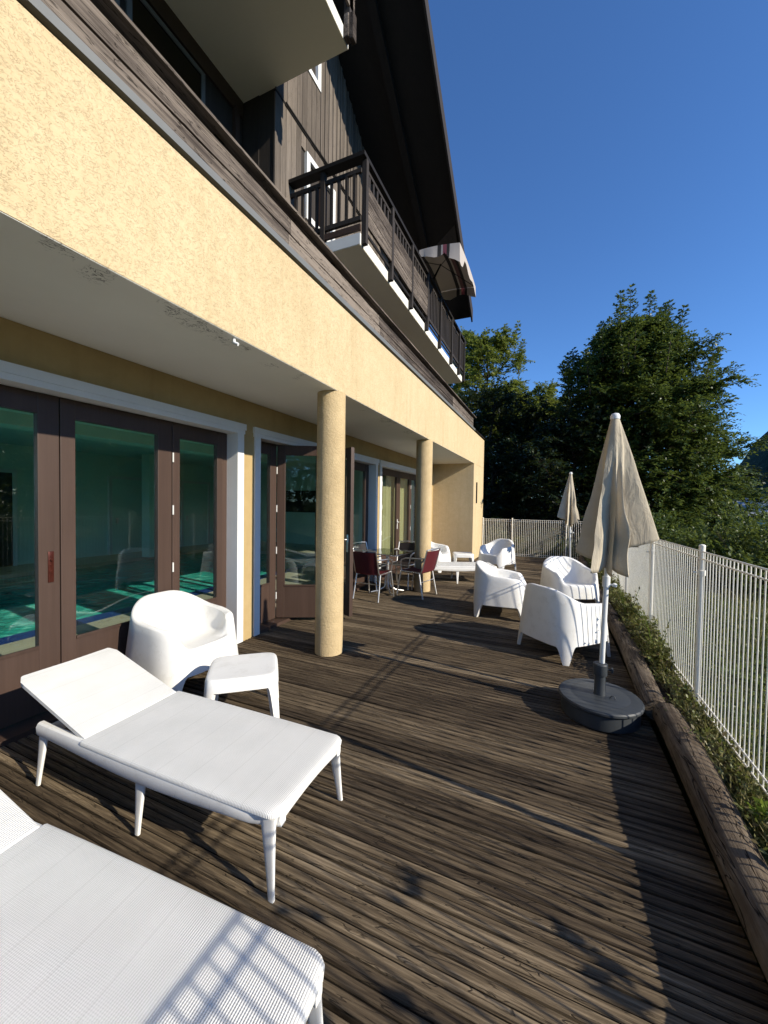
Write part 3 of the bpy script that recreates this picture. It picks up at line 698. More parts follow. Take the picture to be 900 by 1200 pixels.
def armchair_mesh():
    leg, rp = 7.5, 15.0
    ts = ring_params(leg, rp)
    NB, NT = 4.4, 2.8
    def zt(t):
        d = abs((t + 180) % 360 - 180)
        z = 0.405
        z += 0.160 * sstep(20, 54, d) + 0.045 * sstep(48, 120, d) + 0.130 * sstep(92, 172, d)
        return z
    def zb(t):
        m = abs(((t - 45) % 90 + 45) % 90 - 45); d = abs((t + 180) % 360 - 180)
        top = 0.200 if d < 45 else (0.185 if d < 135 else 0.165)
        return top * sstep(leg, leg + rp, m) ** 0.75
    def pt(t, z, inset=0.0):
        f = z / 0.74
        a = 0.385 + (0.338 - 0.385) * f - inset; b = 0.392 + (0.350 - 0.392) * f - inset
        n = NB + (NT - NB) * min(1, f * 1.05)
        x, y = sup(R(t), a, b, n)
        d = abs((t + 180) % 360 - 180)
        x += 0.06 * sstep(0, 70, 70 - d) * (1 - sstep(0.30, 0.74, z)) * 0.4 - 0.035 * sstep(120, 180, d) * f
        return (x, y, z)
    mb = MB(); rows = []
    # underside, from the middle out to the bottom edge
    rows.append([pt(t, 0.34, 0.33)[:2] + (0.335,) for t in ts])
    rows.append([pt(t, 0.33, 0.10)[:2] + (0.325,) for t in ts])
    rows.append([pt(t, 0.31, 0.028) for t in ts])
    rows.append([pt(t, min(0.30, zb(t) + 0.5 * (0.30 - zb(t))), 0.028) for t in ts])
    rows.append([pt(t, zb(t), 0.028) for t in ts])
    rows.append([pt(t, zb(t), 0.004) for t in ts])
    rows.append([pt(t, zb(t) + 0.004, 0.0) for t in ts])
    for k in range(1, 8):
        f = k / 7.0
        rows.append([pt(t, zb(t) + (zt(t) - 0.016 - zb(t)) * f, 0.0) for t in ts])
    rows.append([pt(t, zt(t) - 0.005, 0.004) for t in ts])
    rows.append([pt(t, zt(t) + 0.001, 0.013) for t in ts])
    rows.append([pt(t, zt(t) + 0.002, 0.030) for t in ts])
    rows.append([pt(t, zt(t) - 0.002, 0.048) for t in ts])
    rows.append([pt(t, zt(t) - 0.012, 0.061) for t in ts])
    def seat_z(x): return 0.352 + 0.042 * sstep(-0.15, 0.34, x)
    for f, ins in ((0.22, 0.072), (0.44, 0.082), (0.63, 0.094), (0.78, 0.110), (0.89, 0.130), (0.965, 0.155)):
        r = []
        for t in ts:
            d = abs((t + 180) % 360 - 180); back = sstep(100, 165, d)
            i = ins + back * 0.085 * f
            x, y, _ = pt(t, 0.46, i); zs = seat_z(x)
            r.append((x, y, (zt(t) - 0.012) * (1 - f) + zs * f))
        rows.append(r)
    for ins in (0.19, 0.24, 0.29):
        r = []
        for t in ts:
            d = abs((t + 180) % 360 - 180); back = sstep(110, 170, d)
            x, y, _ = pt(t, 0.46, min(0.31, ins + 0.07 * back)); r.append((x, y, seat_z(x) - 0.002))
        rows.append(r)
    loft(rows, mb)
    return mb
chair_label = {}
armchair = armchair_mesh().build('armchair', M['plastic'], None, sharp=42)
CH = [(-2.95, 2.37, -3, 'white plastic tub armchair by the glazed door, behind the small side table'),
      (-0.66, 5.83, 3, 'white plastic tub armchair with its side to the camera, leftmost of the near three'),
      (0.13, 4.66, 48, 'white plastic tub armchair with its back turned, beside the dark parasol base'),
      (0.26, 6.75, -66, 'white plastic tub armchair facing the camera, behind the one beside the parasol base'),
      (-1.21, 9.62, -114, 'white plastic tub armchair standing alone nearest the far fence'),
      (-2.62, 8.95, -8, 'white plastic tub armchair half hidden behind the far column')]
for i, (x, y, a, lb) in enumerate(CH):
    o = armchair if i == 0 else armchair.copy()
    if i: COL.objects.link(o)
    o.location = (x, y, 0.001); o.rotation_euler = (0, 0, R(a))
    tag(o, lb, 'armchair', 'white tub armchairs on the deck')

def side_table_mesh():
    leg, rp = 10.0, 14.0; ts = ring_params(leg, rp); a0, b0, h = 0.24, 0.225, 0.385
    def zb(t):
        m = abs(((t - 45) % 90 + 45) % 90 - 45)
        return (0.30) * sstep(leg, leg + rp, m) ** 0.6
    def pt(t, z, ins=0.0):
        k = 0.035 * (1 - z / h); x, y = sup(R(t), a0 + k - ins, b0 + k - ins, 6.0); return (x, y, z)
    rows = [[pt(t, h - 0.03, 0.20) for t in ts], [pt(t, h - 0.03, 0.05) for t in ts], [pt(t, max(zb(t), 0.29), 0.026) for t in ts], [pt(t, zb(t), 0.026) for t in ts], [pt(t, zb(t), 0.0) for t in ts]]
    for f in (0.15, 0.4, 0.7, 0.9): rows.append([pt(t, zb(t) + (h - 0.022 - zb(t)) * f, 0.0) for t in ts])
    rows += [[pt(t, h - 0.010, 0.003) for t in ts], [pt(t, h - 0.003, 0.009) for t in ts], [pt(t, h, 0.020) for t in ts], [pt(t, h - 0.001, 0.04) for t in ts], [pt(t, h - 0.002, 0.15) for t in ts]]
    mb = MB(); loft(rows, mb); return mb
tab = side_table_mesh().build('side_table', M['plastic'], None, sharp=40)
tab.location = (-2.06, 2.16, 0.001); tab.rotation_euler = (0, 0, R(40))
tag(tab, 'small white plastic side table between the armchair by the door and the lounger', 'side table', 'small white side tables')
t2 = tab.copy(); COL.objects.link(t2); t2.location = (-2.0, 9.45, 0.001); t2.rotation_euler = (0, 0, R(20))
tag(t2, 'small white plastic side table far away by the end wall', 'side table', 'small white side tables')

def lounger():
    root = thing('sun_lounger', '', 'sun lounger')
    L = 1.62; hw = 0.285; zt = 0.345
    # frame: side rails and cross members under the woven top, front end at x=0
    f = MB()
    for s in (-1, 1):
        rows = []
        for i in range(13):
            x = -L + L * i / 12; bow = 0.010 * math.sin(math.pi * i / 12)
            e = 0.035 * sstep(0.9, 1.0, i / 12)
            y = s * (hw + 0.001 + bow - e); yi = y - s * 0.035
            zl = 0.262 + 0.012 * math.cos(math.pi * 2 * i / 12)
            rows.append([(x, yi, zl + 0.006), (x, y - s * 0.006, zl), (x, y, zl + 0.012), (x, y + s * 0.002, zt - 0.022), (x, y - s * 0.006, zt - 0.006), (x, y - s * 0.016, zt), (x, yi, zt - 0.002)])
        loft(rows if s < 0 else [r[::-1] for r in rows], f)
    rows = []
    for i in range(9):
        y = -hw + 0.03 + (2 * hw - 0.06) * i / 8; arch = 0.018 * math.sin(math.pi * i / 8)
        rows.append([(-0.035, y, 0.285 + arch), (-0.006, y, 0.285 + arch), (-0.002, y, zt - 0.022), (-0.008, y, zt - 0.010), (-0.03, y, zt - 0.006)])
    loft(rows, f)
    for xx in (-L + 0.03, -1.22, -0.78): f.box(xx - 0.02, xx + 0.02, -hw + 0.03, hw - 0.03, 0.27, 0.31)
    f.build('frame', M['plastic'], root, sharp=32)
    # woven seat panel, wrapping over the frame
    s_ = MB(); rows = []
    for i in range(33):
        x = -1.215 + 1.223 * (1 - (1 - i / 32) ** 1.35); e = max(0.0, (x + 0.045) / 0.053); q = math.sqrt(max(0.0, 1 - min(1, e) ** 2))
        y0 = hw + 0.004 + 0.010 * math.sin(math.pi * (x + L) / L) - 0.050 * (1 - q); dz = -0.016 * (1 - q); sag = 0.004
        ring = [(x, -y0, zt - 0.016), (x, -y0, zt - 0.006 + dz * 0.6), (x, -y0 + 0.004, zt + 0.001 + dz), (x, -y0 + 0.014, zt + 0.006 + dz)]
        ring += [(x, (-y0 + 0.014) + (2 * y0 - 0.028) * k / 8, zt + 0.007 + dz - sag * math.sin(math.pi * k / 8)) for k in range(1, 8)]
        ring += [(x, y0 - 0.014, zt + 0.006 + dz), (x, y0 - 0.004, zt + 0.001 + dz), (x, y0, zt - 0.006 + dz * 0.6), (x, y0, zt - 0.016)]
        rows.append(ring)
    loft(rows, s_); s_.build('seat', M['weave'], root, sharp=60)
    # raised backrest, hinged at x=-1.22
    b_ = MB(); rows = []; bl = 0.655; a = R(17.5)
    for i in range(15):
        d = bl * i / 14; y0 = hw - 0.014 - 0.022 * sstep(0.94, 1.0, i / 14)
        def q(dd, y, h): return (-1.225 - dd * math.cos(a) - h * math.sin(a) * -1 * -1, y, zt + 0.008 + dd * math.sin(a) + h * math.cos(a))
        rows.append([q(d, -y0, -0.028), q(d, -y0, -0.004), q(d, -y0 + 0.01, 0.0), q(d, 0, -0.003), q(d, y0 - 0.01, 0.0), q(d, y0, -0.004), q(d, y0, -0.028)])
    rows = [r[::-1] for r in rows]
    loft(rows, b_); bk = b_.build('backrest', M['weave'], root, sharp=45)
    sp = MB()
    for s in (-1, 1): sp.tube([(-1.50, s * 0.20, 0.43), (-1.42, s * 0.20, 0.29)], 0.012, 8)
    sp.build('support', M['plastic'], bk)
    # six tapered legs
    for s in (-1, 1):
        for x, sx in ((-0.052, 0.009), (-0.80, 0.0), (-L + 0.035, -0.006)):
            l = MB(); rows = []
            for i in range(8):
                z = 0.0 + (zt - 0.030) * i / 7; t = i / 7
                wx = 0.014 + 0.024 * t ** 1.3; wy = 0.008 + 0.003 * t; cy = s * (hw - 0.022 + 0.022 * (1 - t)); cx = x + sx * (1 - t) * 4
                ring = [(cx + wx * math.copysign(abs(math.cos(w)) ** 0.55, math.cos(w)), cy + wy * math.copysign(abs(math.sin(w)) ** 0.55, math.sin(w)), z) for w in [2 * math.pi * k / 14 + 0.1 for k in range(14)]]
                rows.append(ring)
            loft(rows, l); l.build('leg', M['plastic'], root, sharp=50)
    return root
lg = lounger()
LG = [(-0.985, 1.485, 1.5, 'white plastic sun lounger with raised back, between the near lounger and the tub armchair'),
      (-0.518, 0.605, 4.0, 'white plastic sun lounger nearest the camera, crossed by fence shadows'),
      (-1.10, 8.18, 25, 'white plastic sun lounger far away, beyond the far column')]
for i, (x, y, a, lb) in enumerate(LG):
    o = lg if i == 0 else copy_tree(lg)
    o.location = (x, y, 0.001); o.rotation_euler = (0, 0, R(a)); tag(o, lb, 'sun lounger', 'white sun loungers on the deck')

# ------------------------------------------------------------------ bistro table and chairs
bt = thing('bistro_table', 'square dark glass bistro table on a shiny metal pedestal between red chairs', 'table', (-2.66, 6.27, 0.0), R(-8))
MB().box(-0.36, 0.36, -0.36, 0.36, 0.722, 0.732, bev=0.003).build('tabletop', M['glass_dark'], bt)
mb = MB().tube([(-0.355, -0.355, 0.718), (0.355, -0.355, 0.718), (0.355, 0.355, 0.718), (-0.355, 0.355, 0.718), (-0.355, -0.355, 0.718)], 0.012, 8)
mb.build('table_rim', M['steel'], bt)
MB().tube([(0, 0, 0.06), (0, 0, 0.71)], 0.026, 14).build('pedestal', M['steel'], bt)
for k in range(4):
    a = R(45 + 90 * k); c, s = math.cos(a), math.sin(a)
    MB().tube([(c * 0.02, s * 0.02, 0.20), (c * 0.06, s * 0.06, 0.10), (c * 0.16, s * 0.16, 0.045), (c * 0.30, s * 0.30, 0.022)], 0.014, 8).build('foot', M['steel'], bt)
mb = MB()
for k in range(2): mb.box(-0.30, 0.30, -0.02, 0.02, 0.700, 0.715, m=Matrix.Rotation(R(45 + 90 * k), 4, 'Z'))
mb.build('top_support', M['steel'], bt)

def bistro_chair(fabric):
    root = thing('bistro_chair', '', 'chair')            # front towards +x
    sx, sy = 0.20, 0.225
    MB().add  # (shape helper kept local)
    seat = MB(); rows = []
    for i in range(9):
        x = 0.22 - 0.42 * i / 8; z = 0.435 - 0.02 * math.sin(math.pi * i / 8) + (0.012 if i == 0 else 0)
        rows.append([(x, -sy + 0.012, z), (x, 0, z - 0.008), (x, sy - 0.012, z), (x, sy - 0.012, z - 0.010), (x, 0, z - 0.018), (x, -sy + 0.012, z - 0.010)])
    loft(rows, seat); seat.build('seat', M[fabric], root, sharp=40)
    back = MB(); rows = []
    for i in range(9):
        t = i / 8; z = 0.44 + 0.36 * t; x = -0.20 - 0.10 * t
        bow = 0.035
        ring = [(x - bow * math.sin(math.pi * k / 6), -sy + 0.014 + (2 * sy - 0.028) * k / 6, z) for k in range(7)]
        ring += [(p[0] - 0.010, p[1], p[2]) for p in ring[::-1]]
        rows.append(ring)
    loft(rows, back); back.build('backrest', M[fabric], root, sharp=40)
    for s in (-1, 1):
        MB().tube([(0.20, s * sy, 0.43), (0.235, s * (sy + 0.012), 0.22), (0.265, s * (sy + 0.02), 0.005)], 0.0145, 10).build('leg', M['steel'], root)
        MB().tube([(-0.16, s * sy, 0.43), (-0.20, s * (sy + 0.008), 0.22), (-0.245, s * (sy + 0.015), 0.005)], 0.0145, 10).build('leg', M['steel'], root)
        MB().tube([(0.19, s * sy, 0.44), (0.195, s * (sy + 0.02), 0.56), (0.17, s * (sy + 0.035), 0.635), (0.08, s * (sy + 0.04), 0.665), (-0.08, s * (sy + 0.035), 0.670), (-0.20, s * (sy + 0.015), 0.675), (-0.262, s * sy, 0.68)], 0.012, 10).build('armrest', M['steel'], root)
    fr = MB()
    for s in (-1, 1): fr.tube([(0.22, s * sy, 0.432), (-0.19, s * sy, 0.428), (-0.212, s * sy, 0.47), (-0.305, s * sy, 0.82)], 0.0115, 10)
    fr.tube([(-0.305, -sy, 0.82), (-0.335, -sy * 0.5, 0.828), (-0.343, 0, 0.83), (-0.335, sy * 0.5, 0.828), (-0.305, sy, 0.82)], 0.0115, 10)
    fr.tube([(0.22, -sy, 0.432), (0.22, sy, 0.432)], 0.011, 10)
    fr.build('frame', M['steel'], root)
    MB().tube([(-0.19, -sy - 0.005, 0.27), (-0.19, sy + 0.005, 0.27)], 0.008, 8).build('stretcher', M['steel'], root)
    return root
red = bistro_chair('red_mesh'); dk = bistro_chair('dark_mesh')
def put(o, x, y, a, lb):
    o.location = (x, y, 0.001); o.rotation_euler = (0, 0, R(a)); tag(o, lb, 'chair', 'metal bistro chairs round the table')
put(red, -2.72, 5.80, 84, 'dark red mesh bistro chair with metal arms, left of the table, back to the camera')
put(copy_tree(red), -2.12, 6.33, 168, 'dark red mesh bistro chair with metal arms, in front of the far column')
put(dk, -3.05, 6.45, -8, 'black mesh bistro chair at the left of the table beside the door')
put(copy_tree(dk), -2.62, 6.90, -95, 'black mesh bistro chair behind the table')

# ------------------------------------------------------------------ closed parasols
def interp_ring(tab_, ang):
    """periodic smooth interpolation of (angle, value...)"""
    n = len(tab_)
    for i in range(n):
        a0 = tab_[i][0]; a1 = tab_[(i + 1) % n][0] + (360 if i == n - 1 else 0)
        x = ang if ang >= tab_[0][0] else ang + 360
        if a0 <= x <= a1:
            t = (x - a0) / (a1 - a0); t = (1 - (1 - t) ** 1.8) if i % 2 == 0 else t ** 1.8
            return [tab_[i][k] * (1 - t) + tab_[(i + 1) % n][k] * t for k in range(1, len(tab_[i]))]
def parasol(ridges, ztop, pole_r, seed):
    """ridges: (angle, hem radius, hem height) for each drooping rib; the valleys between lie near the pole"""
    rr = random.Random(seed)
    root = thing('parasol', '', 'parasol')
    tab_ = []
    for i, (a, r, z) in enumerate(ridges):
        a2, r2, z2 = ridges[(i + 1) % len(ridges)]; a2 = a2 if a2 > a else a2 + 360
        tab_.append((a, r, z, r)); tab_.append(((a + a2) / 2 + rr.uniform(-4, 4), min(r, r2) * rr.uniform(0.26, 0.42), (z + z2) / 2 + rr.uniform(0.0, 0.06), (r + r2) / 2 * 0.88))
    NA, NS = 176, 40; vs = []; fs = []
    wr = [(rr.uniform(0, 360), rr.uniform(0.35, 0.9), rr.uniform(14, 34), rr.uniform(0.03, 0.12), rr.uniform(-0.026, 0.026)) for _ in range(90)]
    for j in range(NS + 1):
        s = j / NS
        for k in range(NA):
            a = 360 * k / NA; r, z, rc = interp_ring(tab_, a)
            tight = sstep(0.05, 0.75, s); rad = 0.026 + s * ((rc - 0.026) * (1 - tight) + (r - 0.026) * tight)
            zz = ztop + (z - ztop) * s
            dr = 0
            for (wa, ws, ww, wl, amp) in wr:
                da = (a - wa + 180) % 360 - 180
                dr += amp * math.exp(-(da / ww * 2.2) ** 2 - ((s - ws) / wl) ** 2)
            sw = a + 7 * math.sin(s * 3.0 + a * 0.05) * s
            rad = max(0.020, rad + dr * s)
            vs.append((rad * math.cos(R(sw)), rad * math.sin(R(sw)), zz + 0.012 * math.sin(R(a * 9)) * s * s))
    for j in range(NS):
        for k in range(NA):
            p = j * NA + k; q = j * NA + (k + 1) % NA
            fs.append((p, p + NA, q + NA, q))
    mb = MB(); mb.add(vs, fs, True); c = mb.build('canopy', M['canvas'], root)
    sol = c.modifiers.new('thick', 'SOLIDIFY'); sol.thickness = 0.003; sol.offset = -1
    MB().lathe([(0.018, ztop - 0.02), (0.032, ztop - 0.012), (0.034, ztop + 0.012), (0.024, ztop + 0.030), (0.006, ztop + 0.036)], (0, 0, 0), 20).build('cap', M['white'], root)
    MB().tube([(0, 0, 0.20), (0, 0, ztop - 0.01)], pole_r, 16).build('pole', M['white'], root)
    h = MB().tube([(0, 0, 0.98), (0, 0, 1.06)], pole_r + 0.008, 16)
    h.tube([(0, 0, 1.0), (0.045, -0.01, 1.0)], 0.007, 8); h.lathe([(0.004, -0.016), (0.016, -0.010), (0.018, 0.008), (0.006, 0.016)], (0.055, -0.012, 1.0), 12)
    h.build('crank_knob', M['white'], root)
    return root
def parasol_base(root):
    h = 0.155
    prof = [(0.262, 0.0), (0.268, 0.006), (0.268, 0.105), (0.278, 0.112), (0.288, 0.122), (0.288, 0.136), (0.280, 0.145), (0.21, 0.151), (0.202, 0.1495), (0.196, 0.151), (0.05, h)]
    b = MB().lathe(prof, (0, 0, 0), 72).build('base', M['anthracite'], root, sharp=30)
    MB().lathe([(0.046, h - 0.01), (0.040, h + 0.01), (0.038, 0.30), (0.048, 0.305), (0.050, 0.315), (0.050, 0.385), (0.044, 0.392), (0.028, 0.394)], (0, 0, 0), 24).build('socket', M['anthracite'], b, sharp=35)
    k = MB().tube([(0.045, 0, 0.35), (0.075, 0, 0.35)], 0.007, 8); k.box(0.072, 0.084, -0.02, 0.02, 0.335, 0.365, bev=0.003); k.build('screw_knob', M['anthracite'], b)
    k = MB().tube([(0.06, -0.05, h), (0.075, -0.05, h + 0.02), (0.09, -0.05, h + 0.02), (0.10, -0.05, h)], 0.005, 6); k.build('carry_ring', M['anthracite'], b)
# ridge azimuths are given against world +x; the camera looks from -y
RID1 = [(35, 0.25, 1.30), (80, 0.20, 1.20), (130, 0.20, 1.20), (178, 0.225, 1.22), (225, 0.20, 1.10), (284, 0.155, 1.065), (318, 0.18, 1.085), (353, 0.345, 1.38)]
RID2 = [(25, 0.20, 1.28), (70, 0.20, 1.2), (115, 0.2, 1.18), (160, 0.25, 1.30), (200, 0.30, 1.34), (243, 0.20, 1.14), (290, 0.15, 1.12), (335, 0.16, 1.20)]
BASEP = (0.365, 3.345)
for rid, seed, zt_, px_, py_, tilt, lb in ((RID1, 3, 2.27, BASEP[0], BASEP[1], (R(-1.2), R(1.4)), 'larger looking closed beige parasol in a round dark base, nearest the camera'),
                                         (RID2, 8, 2.29, 0.38, 9.35, (0.0, R(-0.8)), 'smaller looking closed beige parasol further back near the far fence')):
    p_ = parasol(rid, zt_, 0.019, seed)
    for ch in p_.children: ch.rotation_euler = (tilt[0], tilt[1], 0)
    parasol_base(p_); p_.location = (px_, py_, 0.001); tag(p_, lb, 'parasol', 'closed beige parasols')

# striped parasol up on the balcony
sp = thing('balcony_parasol', 'open parasol striped cream, black and red on the upper balcony under the roof', 'parasol', (-2.86, 8.55, 5.20), 0)
mb = MB(); hx, hy, zc = 0.62, 0.85, 1.62; vs = []; n = 12
ring = []
for i in range(4 * n):
    sd, t = divmod(i, n); t /= n
    p = [(-hx + 2 * hx * t, -hy), (hx, -hy + 2 * hy * t), (hx - 2 * hx * t, hy), (-hx, hy - 2 * hy * t)][sd]
    sagc = 0.05 * math.sin(math.pi * t); ring.append((p[0], p[1], sagc))
OFF = (0.42, 0.02)
rows = [[(OFF[0] + p[0] * f, OFF[1] + p[1] * f, zc + 0.20 * (1 - f) + p[2] * f - 0.02 * p[0]) for p in ring] for f in (0.03, 0.25, 0.5, 0.75, 1.0)]
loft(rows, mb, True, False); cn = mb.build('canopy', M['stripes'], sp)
vrows = [[(OFF[0] + p[0] * 1.004, OFF[1] + p[1] * 1.004, zc + p[2] - 0.02 * p[0] + 0.004) for p in ring]]
for q_ in (0.5, 1.0):
    vrows.append([(OFF[0] + p[0] * (1 + 0.02 * q_), OFF[1] + p[1] * (1 + 0.02 * q_) + 0.02 * q_ * math.sin(i * 1.7), zc + p[2] - 0.02 * p[0] - q_ * (0.19 + 0.05 * math.sin(i * 1.1) + (0.16 if i in range(10, 15) else 0))) for i, p in enumerate(ring)])
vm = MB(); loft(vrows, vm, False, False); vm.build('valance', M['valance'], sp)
MB().tube([(0, 0, 0), (0.0, 0, 1.1), (0.42, 0.02, zc + 0.19)], 0.017, 10).build('pole', M['dark'], sp)
for i in range(4):
    p = ring[i * n]
    MB().tube([(OFF[0], OFF[1], zc + 0.17), (OFF[0] + p[0] * 0.98, OFF[1] + p[1] * 0.98, zc - 0.012)], 0.007, 6).build('rib', M['dark'], sp)

# ------------------------------------------------------------------ log edging
LOGS = [(-1.6, 1.42, 0.088, 'round weathered log edging the deck, nearest piece at the right'),
        (1.43, 3.34, 0.089, 'round weathered log edging the deck, piece beside the dark parasol base'),
        (3.36, 5.75, 0.086, 'round weathered log edging the deck, piece beside the tub armchairs'),
        (5.77, 8.9, 0.086, 'round weathered log edging the deck, furthest piece behind the tub armchairs'),
        (8.92, 12.2, 0.086, 'round weathered log edging the deck, last piece near the far fence')]
for i, (a, b, r, lb) in enumerate(LOGS):
    n = 60; mb = MB(); rows = []; ph = rnd.uniform(0, 6); off = (0.0, 0.006, -0.012, 0.0, 0.0)[i]
    for j in range(n + 1):
        t = j / n; y = a + (b - a) * t; ex = 0.020 * math.sin(t * math.pi * 1.3 + ph); ez = 0.007 * math.sin(t * 7 + ph)
        rr_ = r * (1 + 0.05 * math.sin(t * 5 + ph)); 
        if j in (0, n): rr_ *= 0.93
        ring = []
        for k in range(28):
            w = 2 * math.pi * k / 28
            q = rr_ * (1 + 0.018 * math.sin(3 * w + t * 4 + ph) + 0.012 * math.sin(7 * w + ph * 2 + t * 9) + rnd.uniform(-0.008, 0.008))
            ring.append((0.765 + off + ex + q * math.cos(w), y, 0.108 + ez + q * math.sin(w)))
        rows.append(ring)
    loft([rw[::-1] for rw in rows], mb); o = mb.build('edging_log', M['log'], None, sharp=60); tag(o, lb, 'log', 'logs edging the deck')

# ------------------------------------------------------------------ fences
FXX = 1.0
def ftop(y): return 1.285 - 0.012 * (y - 3.0)
def fbot(y): return 0.185 - 0.012 * (y - 3.0)
def panel(P, Q, parent, zt, zb, sp_=0.0535, r=0.0039):
    """bars between two posts, two rails at the top and two at the bottom"""
    mb = MB(); P = Vector(P); Q = Vector(Q); L = (Q - P).length; n = int(round(L / sp_))
    for k in range(n):
        f = (k + 0.5) / n; p = P.lerp(Q, f); a, b = zb(p), zt(p)
        mb.tube([(p.x, p.y, a), (p.x, p.y, b)], r, 6)
    d = (Q - P).normalized(); nrm = Vector((-d.y, d.x, 0)) * 0.006
    for off in (0.0, -0.052):
        mb.tube([(P + nrm) + Vector((0, 0, zt(P) + off)), (Q + nrm) + Vector((0, 0, zt(Q) + off))], 0.0058, 6)
    for off in (0.012, 0.066):
        mb.tube([(P + nrm) + Vector((0, 0, zb(P) + off)), (Q + nrm) + Vector((0, 0, zb(Q) + off))], 0.0058, 6)
    mb.build('panel', M['fence'], parent)
def fpost(p, parent, z0, z1):
    mb = MB().tube([(p[0], p[1], z0), (p[0], p[1], z1)], 0.0200, 14); mb.lathe([(0.0205, 0), (0.021, 0.008), (0.015, 0.014), (0.004, 0.017)], (p[0], p[1], z1), 14)
    o = mb.build('post', M['fence'], parent)
    for dz in (0.19, z1 - z0 - 0.22):
        MB().lathe([(0.0205, -0.02), (0.026, -0.018), (0.026, 0.018), (0.0205, 0.02)], (p[0], p[1], z1 - dz), 14).tube([(p[0] - 0.03, p[1], z1 - dz), (p[0] - 0.05, p[1], z1 - dz)], 0.008, 8).build('clamp', M['fence'], o)
fr = thing('fence', 'off white metal bar fence running along the planted strip on the right', 'fence', (FXX, 0, 0))
FY = [-2.5, -0.3, 1.97, 3.47, 4.97, 6.47, 7.97, 9.47, 10.95, 12.36]
for a in FY: fpost((0, a), fr, fbot(a) - 0.25, ftop(a) + 0.035)
for a, b in zip(FY[:-1], FY[1:]):
    panel((0, a + 0.03, 0), (0, b - 0.03, 0), fr, lambda p: ftop(p.y), lambda p: fbot(p.y))
ff = thing('fence', 'off white metal bar fence crossing the far end of the deck', 'fence', (0, 12.36, 0))
FX2 = [-2.0, -1.12, 0.38, 0.965]
for a in FX2[:3]: fpost((a, 0), ff, -0.2, 1.135 + 0.03)
for a, b in zip(FX2[:-1], FX2[1:]): panel((a + 0.03, 0, 0), (b - 0.03, 0, 0), ff, lambda p: 1.135, lambda p: 0.02, r=0.0062)

# ------------------------------------------------------------------ vegetation
def unit(a): return a / np.maximum(np.linalg.norm(a, axis=-1, keepdims=True), 1e-9)
def leaf_quads(c, d, nrm, ln, wd):
    """pointed leaves: centre-base c, direction d, normal nrm -> 4 verts each"""
    d = unit(d); s = unit(np.cross(nrm, d)); n2 = unit(np.cross(d, s))
    ln = ln[:, None]; wd = wd[:, None]
    p0 = c; p1 = c + d * ln * 0.45 + s * wd * 0.5 + n2 * wd * 0.14; p2 = c + d * ln; p3 = c + d * ln * 0.45 - s * wd * 0.5 + n2 * wd * 0.14
    return np.stack([p0, p1, p2, p3], 1).reshape(-1, 3)
def sprays(P, D, L, per, ll, r_, droop=0.2, flat=0.7):
    """leafy twigs: each start P, direction D, length L carries `per` leaves on both sides"""
    n = len(P); D = unit(D); up = np.array([0, 0, 1.0])
    side = np.cross(D, up) + r_.normal(0, (1 - flat) * 0.9 + 0.02, (n, 3)); side = unit(side)
    i = np.arange(per); t = (i + 0.6) / per
    sgn = np.where(i % 2 == 0, 1.0, -1.0)
    base = P[:, None, :] + D[:, None, :] * (L[:, None] * t[None, :])[..., None]
    base[..., 2] -= droop * (L[:, None] * t[None, :] ** 2)
    ld = D[:, None, :] * 0.65 + side[:, None, :] * sgn[None, :, None] * 0.8 + r_.normal(0, 0.28, (n, per, 3)); ld[..., 2] -= 0.15
    nr = np.broadcast_to(up, (n, per, 3)) + r_.normal(0, 0.45, (n, per, 3))
    ln = ll * r_.uniform(0.65, 1.2, (n, per)); wd = ln * r_.uniform(0.48, 0.66, (n, per))
    return leaf_quads(base.reshape(-1, 3), ld.reshape(-1, 3), nr.reshape(-1, 3), ln.ravel(), wd.ravel())

